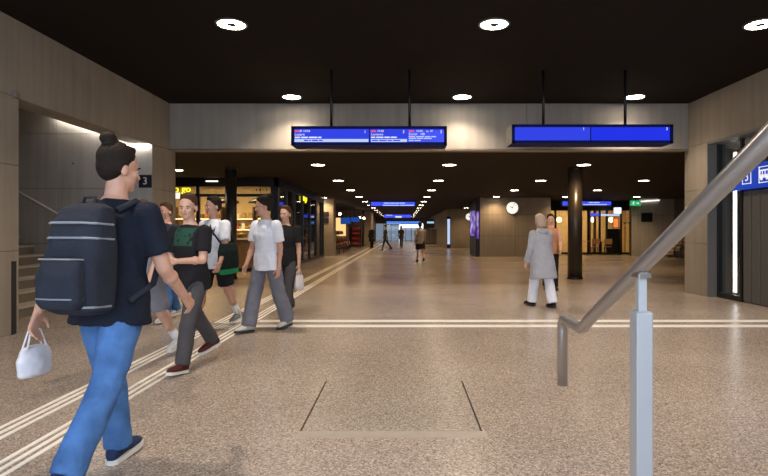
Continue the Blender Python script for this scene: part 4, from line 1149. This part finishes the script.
# far figures
person('far walker in beige shirt and black shorts in the middle aisle', .72, 23.0, D(5), 1.70,
    ((16, 6, 2), (-18, 20, -12)), ((-16, 8, 15, 0), (16, 8, 18, 0)), dict(top=('tee', BEIGE), legs=('shorts', BLACKC), shoes=(SH_B, SOLE_D)), det=0, hair_m=HAIR_D)
person('far walker in dark blue clothes left of the aisle middle', -1.16, 37.0, D(100), 1.75,
    ((20, 6, 4), (-20, 14, -10)), ((-14, 8, 15, 0), (14, 8, 18, 0)), dict(top=('tee', DKBLUE), legs=('slim', DKBLUE), shoes=(SH_B, SOLE_D)), det=0)
person('far walker in brown top, smallest figure in the middle of the aisle', -.14, 44.0, D(170), 1.72,
    ((14, 6, 2), (-14, 12, -8)), ((-12, 8, 15, 0), (12, 8, 18, 0)), dict(top=('tee', cloth('brown_top', (.10, .06, .05))), legs=('slim', DGREY), shoes=(SH_B, SOLE_D)), det=0)
person('far person all in black standing by the left pillar', -2.38, 42.0, D(150), 1.68,
    ((3, 2, 0), (-3, 3, 0)), ((5, 8, 15, 0), (5, 8, 18, 0)), dict(top=('coat', BLACKC), legs=('slim', BLACKC), shoes=(SH_B, SOLE_D)), det=0, hair_m=HAIR_L)

# backpack of the foreground walker --------------------------------------------
PACK = cloth('backpack_cloth', (.022, .026, .038)); PACKG = pm('backpack_piping', (.22, .24, .28), .5)
bp = thing('backpack', 'large black backpack with pale piping on the navy T-shirt walker', 'backpack', (-1.555, 2.93, 0), D(-11))
S1 = F1['S']; up, fw, rt = F1['up'], F1['fw'], F1['rt']
def BP(xr, yf, zu): return T1(up*zu + fw*yf + rt*(xr + .02))
def br(zu, w, d, yf): return [BP(math.copysign(abs(math.cos(a))**.55, math.cos(a))*w, yf + math.copysign(abs(math.sin(a))**.55, math.sin(a))*d, zu) for a in [2*PI*i/24 for i in range(24)]]
g = MB().ring_loft([br(-.06, .11, .07, -.22), br(-.04, .14, .10, -.23), br(.08, .15, .115, -.24), br(.25, .146, .11, -.235), br(.38, .135, .09, -.225), br(.45, .12, .065, -.21), br(.475, .07, .03, -.2)])
soft('main_bag', g, PACK, bp, .009, 4, .012)
g = MB().ring_loft([br(-.03, .095, .04, -.34), br(.0, .115, .055, -.345), br(.12, .115, .06, -.35), br(.19, .105, .045, -.34), br(.215, .08, .02, -.33)])
pk = soft('front_pocket', g, PACK, bp, .009, 3, .006)
for zu, w in ((.02, .112), (.2, .106)):
    MB().tube([BP(-w, -.345, zu), BP(-w*.8, -.395, zu), BP(0, -.412, zu), BP(w*.8, -.395, zu), BP(w, -.345, zu)], .004, 8).build('piping', PACKG, pk)
for zu, w in ((.30, .143), (.37, .136), (-.02, .142)):
    MB().tube([BP(-w, -.2, zu), BP(-w*.93, -.30, zu), BP(-w*.6, -.342, zu), BP(0, -.35, zu), BP(w*.6, -.342, zu), BP(w*.93, -.30, zu), BP(w, -.2, zu)], .006, 8).build('piping', PACKG, bp)
for s in (-1, 1):
    MB().tube([BP(s*.10, -.13, .45), BP(s*.115, -.02, .505), BP(s*.125, .09, .46), BP(s*.135, .155, .36), BP(s*.15, .15, .22), BP(s*.18, .06, .08), BP(s*.17, -.1, .0)], .017, 8).build('strap', PACK, bp, True)
MB().tube([BP(-.04, -.2, .465), BP(-.03, -.2, .505), BP(.03, -.2, .505), BP(.04, -.2, .465)], .007, 8).build('carry_loop', PACK, bp, True)

# bags in hands ---------------------------------------------------------------
def carrier(label, x, y, yaw, T, E, k, m, w=.13, h=.3):
    d = E[k][4]; wr = E[k][2] + d*.085
    c = T(wr)
    t = thing('carrier_bag', label, 'bag', (x, y, 0), yaw)
    top = c.z - .10
    def rg(z, a, b_): return [V((c.x + b_*math.sin(q), c.y + a*math.cos(q), z)) for q in [2*PI*i/20 for i in range(20)]]
    g = MB().ring_loft([rg(top-h, w*.8, w*.42), rg(top-h*.9, w*.95, w*.5), rg(top-h*.5, w, w*.5), rg(top-.02, w*.9, w*.3), rg(top, w*.82, w*.22)])
    soft('bag_body', g, m, t, .009, 3, .03)
    for s in (-1, 1): MB().tube([V((c.x+s*.015, c.y-.06, top-.01)), V((c.x+s*.008, c.y-.03, c.z-.02)), V((c.x, c.y, c.z+.0)), V((c.x+s*.008, c.y+.03, c.z-.02)), V((c.x+s*.015, c.y+.06, top-.01))], .005, 6).build('handle', m, t)
PLASTIC = pm('white_plastic', (.66, .64, .68), .4, var=.05)
carrier('white plastic bag in the trailing hand of the backpack walker', -1.555, 2.93, D(-11), T1, E1, 0, PLASTIC, .1, .16)
carrier('small pale bag in the hand of the black T-shirt walker', -1.80, 8.5, D(165), T7, E7, 0, PLASTIC, .12, .22)
# dark bag with green rim on the hip of the white printed T-shirt walker
mg = thing('shoulder_bag', 'black shoulder bag with bright green bottom edge on the white printed T-shirt walker', 'bag', (-2.54, 7.45, 0), D(158))
def MG(xr, yf, zu): return T5(F5['up']*zu + F5['fw']*yf + F5['rt']*xr)
def gr(zu, w, d): return [MG(-.235 + math.copysign(abs(math.cos(a))**.6, math.cos(a))*d, .03 + math.copysign(abs(math.sin(a))**.6, math.sin(a))*w, zu) for a in [2*PI*i/20 for i in range(20)]]
soft('bag_body', MB().ring_loft([gr(-.13, .17, .05), gr(-.05, .18, .06), gr(.1, .17, .06), gr(.2, .14, .04)]), cloth('bag_dark_green', (.012, .022, .018)), mg, .009, 3, .012)
soft('bottom_panel', MB().ring_loft([gr(-.2, .14, .04), gr(-.18, .17, .052), gr(-.13, .178, .057)]), cloth('bag_green', (.02, .28, .11)), mg, .009, 2)
MB().tube([MG(-.22, -.08, .2), MG(-.16, -.10, .36), MG(-.05, -.06, .5), MG(.03, .05, .5), MG(-.06, .14, .38), MG(-.20, .12, .2)], .012, 8).build('strap', BLACKC, mg, True)
finish_soft()
